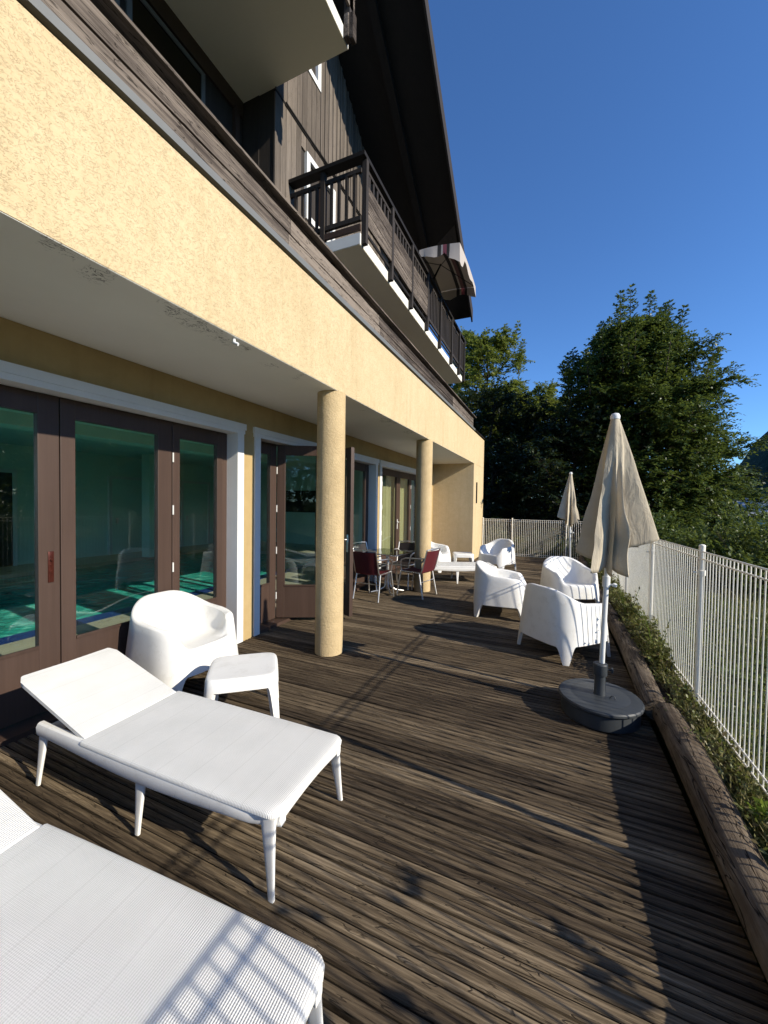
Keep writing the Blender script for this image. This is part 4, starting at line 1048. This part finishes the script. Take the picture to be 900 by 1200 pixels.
def tree(name, label, cat, base, height, prof, nb, leafmat, ll=0.085, seed=1, per=12, sub=10, tw=4, trunk_r=0.16, low=0.12, rise=0.5, shoots=0, group=None, squash=(1, 1), lean=(0, 0), fill=0, var=(0.62, 1.12)):
    """trunk with rising limbs, side branches and leafy twigs; prof(f) = crown radius at height fraction f"""
    r_ = np.random.default_rng(seed); root = thing(name, label, cat, base, 0, group)
    tb = MB(); npt = 9
    tpts = [np.array([lean[0] * (i / (npt - 1)) ** 1.5 + 0.10 * math.sin(i * 1.7 + seed), lean[1] * (i / (npt - 1)) ** 1.5 + 0.10 * math.cos(i * 1.3 + seed), height * 0.9 * i / (npt - 1) - (0.5 if i == 0 else 0)]) for i in range(npt)]
    tb.tube([tuple(p) for p in tpts], [trunk_r * (1 - 0.88 * i / (npt - 1)) for i in range(npt)], 10)
    def tp(f):
        x = f / 0.9 * (npt - 1); i = int(max(0, min(npt - 2, math.floor(x)))); return tpts[i] + (tpts[i + 1] - tpts[i]) * (x - i)
    SP, SD, SL = [], [], []
    for k in range(nb):
        f = low + (0.93 - low) * ((k + r_.uniform(0, 1)) / nb); p0 = tp(min(f, 0.89)); az = k * 2.399 + r_.normal(0, 0.35)
        Rk = prof(f) * r_.uniform(*var)
        up = rise * r_.uniform(0.5, 1.3) * (0.5 + f)
        d = np.array([math.cos(az) * squash[0], math.sin(az) * squash[1], up]);
        pts = [p0 + np.array([d[0] * Rk * t, d[1] * Rk * t, up * Rk * (t + 0.25 * t * t) - 0.10 * Rk * t ** 3]) + r_.normal(0, 0.03 * Rk, 3) * t for t in np.linspace(0, 1, 6)]
        br = max(0.012, trunk_r * 0.33 * (1 - f))
        tb.tube([tuple(p) for p in pts], [br * (1 - 0.85 * i / 5) for i in range(6)], 6, caps=False)
        for j in range(sub):
            t = 0.22 + 0.78 * (j + r_.uniform(0, 1)) / sub; x = t * 5; i = min(4, int(x)); q = pts[i] + (pts[i + 1] - pts[i]) * (x - i)
            bd = unit(pts[i + 1] - pts[i]); lat = unit(np.cross(bd, [0, 0, 1.0])) * (1 if j % 2 else -1)
            sd = unit(bd * 0.6 + lat * r_.uniform(0.5, 1.0) + r_.normal(0, 0.25, 3)); sl = Rk * r_.uniform(0.22, 0.42) * (1.15 - 0.6 * t) + 0.15
            e = q + sd * sl
            if sl > 0.3: tb.tube([tuple(q), tuple((q + e) / 2 + np.array([0, 0, 0.02])), tuple(e)], [br * 0.35, br * 0.25, 0.004], 4, caps=False)
            for m in range(tw):
                tt = r_.uniform(0.15, 1.0); SP.append(q + sd * sl * tt); dd = sd * 0.7 + r_.normal(0, 0.5, 3); dd[2] = dd[2] * 0.6 + 0.10; SD.append(dd); SL.append(r_.uniform(0.22, 0.50))
    for k in range(fill):
        f = r_.uniform(0.05, 0.93); az = r_.uniform(0, 6.28); rr0 = prof(f) * r_.uniform(0.45, 0.98) * (0.9 + 0.12 * math.sin(az * 5 + f * 14)); p0 = tp(min(0.88, f))
        SP.append(np.array([p0[0] + math.cos(az) * rr0, p0[1] + math.sin(az) * rr0, f * height])); SD.append(np.array([math.cos(az), math.sin(az), r_.uniform(-0.2, 0.7)]) + r_.normal(0, 0.35, 3)); SL.append(r_.uniform(0.25, 0.55))
    for k in range(shoots):
        az = r_.uniform(0, 6.28); q_ = r_.uniform(0.05, 1.0) ** 0.5; rr0 = prof(0.62) * q_; f = 0.97 - 0.30 * q_ ** 2
        p0 = tp(0.88) * 1.0; p0 = np.array([p0[0] + math.cos(az) * rr0 * squash[0], p0[1] + math.sin(az) * rr0 * squash[1], height * (f - 0.06)])
        ln = height * r_.uniform(0.11, 0.19); d = unit(np.array([math.cos(az) * 0.22 * q_, math.sin(az) * 0.22 * q_, 1.0]))
        e = p0 + d * ln; tb.tube([tuple(p0), tuple(e)], [0.02, 0.004], 4, caps=False)
        nn_ = 24
        for m in range(nn_):
            t = (m + 0.5) / nn_; a = m * 2.4; SP.append(p0 + d * ln * t); SD.append(np.array([math.cos(a), math.sin(a), 0.55])); SL.append(0.36 * (1.08 - t) + 0.06)
    tb.build('trunk', M['bark'], root)
    q = sprays(np.array(SP), np.array(SD), np.array(SL), per, ll, r_)
    npmesh('crown', q, 4, M[leafmat], root)
    return root

def cp(table):
    return lambda f: float(np.interp(f, [t[0] for t in table], [t[1] for t in table]))
big = cp([(0, 2.3), (0.12, 2.9), (0.42, 2.8), (0.62, 2.15), (0.78, 1.45), (0.9, 0.8), (1.0, 0.3)])
tree('broadleaf_tree', 'tallest bushy dark green tree rising behind the parasols', 'tree', (2.95, 15.6, -0.3), 8.5, big, 130, 'leaf_main', 0.105, 5, 12, 14, 11, 0.22, 0.06, 0.30, 36, lean=(-0.6, 0), fill=3600, var=(0.66, 1.0))
light = cp([(0, 1.4), (0.3, 2.6), (0.6, 2.5), (0.85, 1.5), (1, 0.5)])
tree('broadleaf_tree', 'light green airy tree rising behind the corner of the hotel balcony', 'tree', (-3.4, 21.0, -0.5), 11.6, light, 70, 'leaf_light', 0.14, 9, 10, 11, 7, 0.2, 0.15, 0.45, 5)
tree('broadleaf_tree', 'mid green rounded tree behind the hotel corner, right of the airy one', 'tree', (-1.2, 20.5, -0.5), 7.9, light, 70, 'leaf_light', 0.14, 12, 10, 11, 7, 0.2, 0.1, 0.4, 2)
dark = cp([(0, 2.3), (0.25, 2.5), (0.6, 2.0), (0.85, 1.2), (1, 0.4)])
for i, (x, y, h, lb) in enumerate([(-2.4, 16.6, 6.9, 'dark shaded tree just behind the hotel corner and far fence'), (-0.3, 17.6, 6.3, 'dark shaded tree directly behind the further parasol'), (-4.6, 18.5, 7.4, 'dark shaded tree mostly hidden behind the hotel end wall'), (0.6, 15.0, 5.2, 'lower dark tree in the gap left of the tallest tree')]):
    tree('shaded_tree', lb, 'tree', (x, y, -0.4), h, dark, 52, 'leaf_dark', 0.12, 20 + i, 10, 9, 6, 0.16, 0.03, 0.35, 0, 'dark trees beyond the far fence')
rt = cp([(0, 2.2), (0.3, 2.8), (0.65, 2.4), (0.9, 1.3), (1, 0.4)])
for i, (x, y, h) in enumerate([(14.5, 2.5, 6.0), (15.5, 7.0, 6.6), (15.0, 11.0, 6.3), (16.5, 15.5, 7.0), (15.5, 20.0, 6.6), (17.0, 25.0, 7.0), (-1.5, -14.0, 6.5), (2.5, -13.0, 6.0), (6.0, -15.0, 6.8)]):  # unseen trees added to keep bright sky out of the glass reflections
    tree('reflected_tree', 'unseen tree added out of the picture to fill the reflections in the glass', 'tree', (x, y, -0.8), h + (2.0 if y < 0 else 0), rt, 64 if y < 0 else 34, 'leaf_main', 0.18, 80 + i, 9, 8, 5, 0.18, 0.02, 0.4, 0, 'unseen trees added for the glass reflections')
far = cp([(0, 2.5), (0.3, 3.4), (0.65, 3.0), (0.9, 1.5), (1, 0.5)])
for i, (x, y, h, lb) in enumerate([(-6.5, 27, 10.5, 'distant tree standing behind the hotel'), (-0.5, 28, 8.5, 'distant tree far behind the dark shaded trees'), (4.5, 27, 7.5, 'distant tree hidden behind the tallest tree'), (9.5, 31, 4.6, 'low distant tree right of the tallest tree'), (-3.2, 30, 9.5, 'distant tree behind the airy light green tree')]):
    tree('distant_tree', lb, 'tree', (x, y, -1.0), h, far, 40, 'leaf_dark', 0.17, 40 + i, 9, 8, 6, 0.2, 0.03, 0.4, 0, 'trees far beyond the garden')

def bush(name, label, base, rx, ry, h, n, mat, ll, seed, group=None, per=9, cat='shrub', flow=None, dirup=0.55, stems=10):
    """leafy twigs spread through an uneven mound, on stems from the ground"""
    r_ = np.random.default_rng(seed); root = thing(name, label, cat, base, 0, group)
    u = unit(r_.normal(0, 1, (n, 3))); u[:, 2] = np.abs(u[:, 2]); rad = r_.uniform(0.25, 1.0, n) ** 0.5
    lump = 1 + 0.22 * np.sin(u[:, 0] * 5 + seed) * np.cos(u[:, 1] * 6 + seed * 2) + 0.12 * np.sin(u[:, 2] * 9 + u[:, 0] * 7)
    P = u * (rad * lump)[:, None] * np.array([rx, ry, h * 0.9]); P[:, 2] = np.maximum(P[:, 2], 0.03)
    D = u + r_.normal(0, 0.5, (n, 3)); D[:, 2] += dirup
    q = sprays(P, D, r_.uniform(0.10, 0.26, n) * (0.6 + 2 * ll / 0.1 * 0.3), per, ll, r_, 0.1, 0.4)
    tb = MB()
    for k in range(stems):
        a = r_.uniform(0, 6.28); e = r_.uniform(0.2, 0.8); tb.tube([(0.05 * math.cos(a), 0.05 * math.sin(a), -0.15), (rx * e * 0.5 * math.cos(a), ry * e * 0.5 * math.sin(a), h * 0.45), (rx * e * math.cos(a), ry * e * math.sin(a), h * 0.8)], [0.012, 0.008, 0.003], 5, caps=False)
    tb.build('stem', M['bark'], root); npmesh('foliage', q, 4, M[mat], root)
    if flow:
        m_, nf = flow; sel = r_.choice(n, nf); fp = P[sel] * 1.04
        npmesh('flower', sprays(fp, D[sel], np.full(nf, 0.05), 5, 0.05, r_, 0, 0.1), 4, M[m_], root)
    return root
bush('hedge_shrub', 'broad sunlit green shrub behind the right fence, right of the big parasol', (3.4, 9.4, -0.05), 1.35, 1.5, 1.55, 2600, 'leaf_hedge', 0.075, 3, 'shrubs behind the right fence')
bush('hedge_shrub', 'sunlit green shrub at the right edge of the picture beyond the fence', (5.1, 8.4, -0.15), 1.2, 1.3, 1.35, 1900, 'leaf_hedge', 0.075, 4, 'shrubs behind the right fence')
bush('hedge_shrub', 'darker shrub tucked between the big parasol and the tallest tree', (2.3, 11.6, 0.0), 1.1, 1.1, 1.5, 1500, 'leaf_main', 0.085, 6, 'shrubs behind the right fence')
bush('hedge_shrub', 'green shrub right of the fence, out of the picture', (6.3, 4.6, -0.15), 1.4, 1.5, 1.7, 1400, 'leaf_hedge', 0.09, 7, 'shrubs behind the right fence')
bush('hedge_shrub', 'large green shrub beyond the lawn, out of the picture', (7.2, 1.4, -0.2), 1.6, 1.6, 2.0, 1400, 'leaf_hedge', 0.1, 8, 'shrubs behind the right fence')
bush('white_flower_shrub', 'pale flowering shrub behind the far fence beside the hotel end wall', (-1.62, 13.1, 0.08), 0.36, 0.36, 0.95, 420, 'leaf_silver', 0.045, 13, 'pale shrubs behind the far fence')
bush('pale_shrub', 'pale green shrub behind the middle of the far fence', (-0.35, 13.2, 0.08), 0.65, 0.4, 0.62, 520, 'leaf_silver', 0.05, 14, 'pale shrubs behind the far fence')
bush('pale_shrub', 'low pale green shrub behind the far fence, left of the further parasol', (0.28, 13.0, 0.08), 0.5, 0.45, 0.5, 420, 'leaf_hedge', 0.05, 15, 'pale shrubs behind the far fence')
bush('pale_shrub', 'low yellowish shrub behind the far fence, behind the lone armchair', (-1.0, 13.0, 0.08), 0.4, 0.4, 0.42, 380, 'leaf_ivy', 0.05, 16, 'pale shrubs behind the far fence')
# young tree just outside the frame whose leaves throw the blurred shadows on the deck
bush('young_shrub', 'young leafy shrub beyond the near end of the fence, out of the picture', (1.75, 0.75, 0.15), 0.28, 0.70, 1.40, 20, 'leaf_hedge', 0.10, 18, None, 7, stems=7)
bush('red_flower_plant', 'small red flowering plant at the far end of the terrace parapet', (-2.34, 9.45, 4.05), 0.10, 0.16, 0.30, 60, 'leaf_hedge', 0.05, 21, None, 6, 'plant', ('flower', 40), stems=4)
# pot of that plant belongs to it
fp = [o for o in bpy.data.objects if o.name == 'red_flower_plant'][0]
MB().box(-0.09, 0.09, -0.2, 0.2, -0.35, 0.02).build('flower_box', M['door'], fp)

# ground cover in the strip between logs and fence
def cover(name, x0, x1, y0, y1, n, ll, mat, seed, h0, hvar, per=8):
    r_ = np.random.default_rng(seed); x = r_.uniform(x0, x1, n); y = r_.uniform(y0, y1, n)
    lump = 0.5 + 0.5 * np.sin(x * 9 + 1.3) * np.sin(y * 5.1) + 0.4 * np.sin(y * 13 + x * 4)
    z = h0 + np.maximum(0, lump) * hvar * r_.uniform(0.2, 1.0, n)
    D = r_.normal(0, 1, (n, 3)); D[:, 2] = np.abs(D[:, 2]) * 0.8 + 0.25
    q = sprays(np.stack([x, y, z], 1), D, r_.uniform(0.05, 0.16, n), per, ll, r_, 0.1, 0.3)
    return kind(npmesh(name, q, 4, M[mat]), 'stuff')
cover('ground_cover', 0.885, 1.03, -1.0, 12.3, 3000, 0.030, 'leaf_ivy', 31, 0.12, 0.06)
cover('ground_cover', 0.88, 1.05, 4.0, 12.3, 4200, 0.036, 'leaf_ivy', 32, 0.13, 0.24)
cover('ground_cover', 1.05, 2.4, 1.5, 12.3, 3600, 0.034, 'leaf_hedge', 33, 0.12, 0.10)
cover('ground_cover', -1.9, 0.8, 12.45, 14.0, 1300, 0.04, 'leaf_main', 34, 0.06, 0.16)
kind(MB().box(0.80, 1.12, -1.6, 12.42, -0.1, 0.125).build('planting_strip', M['soil']), 'structure')
r_ = np.random.default_rng(77); n = 42000
x = 1.05 + r_.uniform(0, 1, n) ** 1.5 * 6; y = r_.uniform(0.8, 12, n); z = np.array([ground_h(a, b) for a, b in zip(x, y)])
d = r_.normal(0, 0.45, (n, 3)); d[:, 2] = 1.0; ln = r_.uniform(0.05, 0.15, n)
kind(npmesh('grass', leaf_quads(np.stack([x, y, z - 0.01], 1), d, r_.normal(0, 1, (n, 3)), ln, np.full(n, 0.010)), 4, M['grass']), 'stuff')
M['straw'] = mat_leaf('dry_straw_grass', [(0.15, (0.20, 0.18, 0.07)), (0.5, (0.32, 0.29, 0.12)), (0.95, (0.50, 0.45, 0.24))], 0.3)
r_ = np.random.default_rng(78); n = 8500
x = 0.87 + r_.uniform(0, 1, n) * 0.20; y = r_.uniform(-0.5, 12.3, n); z = np.full(n, 0.12)
d = r_.normal(0, 0.55, (n, 3)); d[:, 2] = 1.0; ln = r_.uniform(0.05, 0.15, n) + np.where(y > 4.2, 0.10, 0.0) * r_.uniform(0, 1, n)
kind(npmesh('dry_grass', leaf_quads(np.stack([x, y, z], 1), d, r_.normal(0, 1, (n, 3)), ln, np.full(n, 0.006)), 4, M['straw']), 'stuff')
r_ = np.random.default_rng(79); n = 9000
x = 1.05 + r_.uniform(0, 1, n) * 3.5; y = r_.uniform(0.8, 12, n); z = np.array([ground_h(a, b) for a, b in zip(x, y)])
d = r_.normal(0, 0.6, (n, 3)); d[:, 2] = 1.0; ln = r_.uniform(0.06, 0.22, n)
kind(npmesh('dry_grass', leaf_quads(np.stack([x, y, z], 1), d, r_.normal(0, 1, (n, 3)), ln, np.full(n, 0.007)), 4, M['straw']), 'stuff')
# a few dry stems and one fresh weed in the strip
def weed(name, label, base, mat, n, ll, h, seed, group=None):
    r_ = np.random.default_rng(seed); root = thing(name, label, 'plant', base, 0, group); tb = MB(); q = []
    for k in range(n):
        a = r_.uniform(0, 6.28); e = np.array([math.cos(a) * 0.25 * h, math.sin(a) * 0.25 * h, h * r_.uniform(0.6, 1.0)])
        tb.tube([(0, 0, -0.05), tuple(e * 0.5 + np.array([0, 0, 0.04])), tuple(e)], [0.003, 0.0025, 0.0015], 5, caps=False)
        q.append(sprays(e[None] * 0.3, e[None], np.array([np.linalg.norm(e) * 0.8]), 7, ll, r_, 0.05, 0.4))
    tb.build('stem', M['leaf_weed'], root); npmesh('foliage', np.concatenate(q), 4, M[mat], root)
weed('weed', 'bright yellow green weed in the strip beside the log, near the right edge', (0.905, 2.28, 0.14), 'leaf_weed', 4, 0.045, 0.11, 5)
for i, (x, y, h) in enumerate([(0.93, 4.35, 0.5), (0.97, 4.9, 0.45), (0.90, 5.6, 0.55)]):
    weed('wild_plant', ('leggy wild plant in the planted strip behind the parasol base', 'leggy wild plant in the strip near the fence post behind the big parasol', 'leggy wild plant in the strip beside the armchair with its back turned')[i], (x, y, 0.14), 'leaf_ivy', 6, 0.05, h, 60 + i, 'wild plants in the strip')

# ------------------------------------------------------------------ distant hill and shed
mb = MB(); vs = []; na, nr_ = 110, 14
for j in range(nr_):
    t = j / (nr_ - 1)
    for i in range(na):
        az = R(-2 + 120 * i / (na - 1)); d = 240 + 260 * t
        ridge = np.interp(math.degrees(az), [-2, 12, 17, 19, 21, 24, 30, 60, 100, 118], [0, 6, 26, 52, 66, 92, 120, 110, 80, 0])
        z = -10 + (ridge + 4 * math.sin(i * 1.9) + 3 * math.sin(i * 4.1 + j)) * math.sin(math.pi * 0.5 * min(1, t * 1.3)) * (1.0 if t < 0.8 else 1 - (t - 0.8) * 1.5)
        vs.append((d * math.sin(az), d * math.cos(az), z))
mb.add(vs, [(j * na + i, j * na + i + 1, (j + 1) * na + i + 1, (j + 1) * na + i) for j in range(nr_ - 1) for i in range(na - 1)], True)
kind(mb.build('hill', M['hill']), 'structure')
sh = thing('shed', 'small outbuilding with pale ribbed roof beyond the shrubs at the right edge', 'shed', (10.6, 25.5, -1.2), R(-12))
MB().box(-1.6, 1.9, -1.2, 1.2, 0, 2.45).build('wall', M['room'], sh)
mb = MB()
for k in range(26):
    x0 = -1.9 + k * 0.16; mb.add([(x0, -1.5, 2.35), (x0 + 0.13, -1.5, 2.35), (x0 + 0.13, 1.4, 3.35), (x0, 1.4, 3.35), (x0, -1.5, 2.40), (x0 + 0.13, -1.5, 2.40), (x0 + 0.13, 1.4, 3.40), (x0, 1.4, 3.40)], [(3, 2, 1, 0), (4, 5, 6, 7), (0, 1, 5, 4), (1, 2, 6, 5), (2, 3, 7, 6), (3, 0, 4, 7)])
    mb.add([(x0 + 0.13, -1.5, 2.35), (x0 + 0.16, -1.5, 2.35), (x0 + 0.16, 1.4, 3.35), (x0 + 0.13, 1.4, 3.35)], [(0, 1, 2, 3)])
mb.build('roof', M['metal_roof'], sh)

# ------------------------------------------------------------------ light, sky, camera
EL, AZ = R(27.5), R(-7.2)                        # sun height; its direction on the ground, measured from +x
S = Vector((math.cos(EL) * math.cos(AZ), math.cos(EL) * math.sin(AZ), math.sin(EL)))
L = bpy.data.lights.new('sun', 'SUN'); L.energy = 5.0; L.angle = R(0.53); L.color = (1.0, 0.915, 0.765)
lo = bpy.data.objects.new('sun', L); COL.objects.link(lo); lo.rotation_euler = (-S).to_track_quat('-Z', 'Y').to_euler(); lo.location = (10, -2, 12)
w = bpy.data.worlds.new('World'); SC.world = w; w.use_nodes = True
nt = w.node_tree; nt.nodes.clear()
sky = nt.nodes.new('ShaderNodeTexSky'); sky.sky_type = 'NISHITA'; sky.sun_disc = False
sky.sun_elevation = EL; sky.sun_rotation = math.pi / 2 - AZ; sky.altitude = 1200; sky.air_density = 1.0; sky.dust_density = 0.3; sky.ozone_density = 2.2
bg = nt.nodes.new('ShaderNodeBackground'); bg.inputs[1].default_value = 0.125
wo = nt.nodes.new('ShaderNodeOutputWorld'); nt.links.new(mixc(nt, 1.0, sky.outputs[0], (0.58, 0.91, 1.29), 'MULTIPLY'), bg.inputs[0]); nt.links.new(bg.outputs[0], wo.inputs[0])

cam = bpy.data.cameras.new('camera'); co = bpy.data.objects.new('camera', cam); COL.objects.link(co)
cam.sensor_fit = 'HORIZONTAL'; cam.sensor_width = 36; cam.lens = 18.0; cam.clip_start = 0.05; cam.clip_end = 6000
r_c = Vector((0.9155, 0.4019, 0.0146)); u_c = Vector((-0.0233, 0.0167, 0.9996)); f_c = Vector((-0.4015, 0.9155, -0.0247))
m = Matrix((r_c, u_c, -f_c)).transposed().to_4x4(); m.translation = (0, 0, 1.6); co.matrix_world = m
SC.camera = co
SC.view_settings.view_transform = 'Standard'; SC.view_settings.look = 'None'; SC.view_settings.exposure = 0.38; SC.view_settings.gamma = 1.0
SC.render.film_transparent = False
SC.cycles.max_bounces = 8; SC.cycles.transparent_max_bounces = 16
SC.cycles.caustics_reflective = False; SC.cycles.caustics_refractive = False
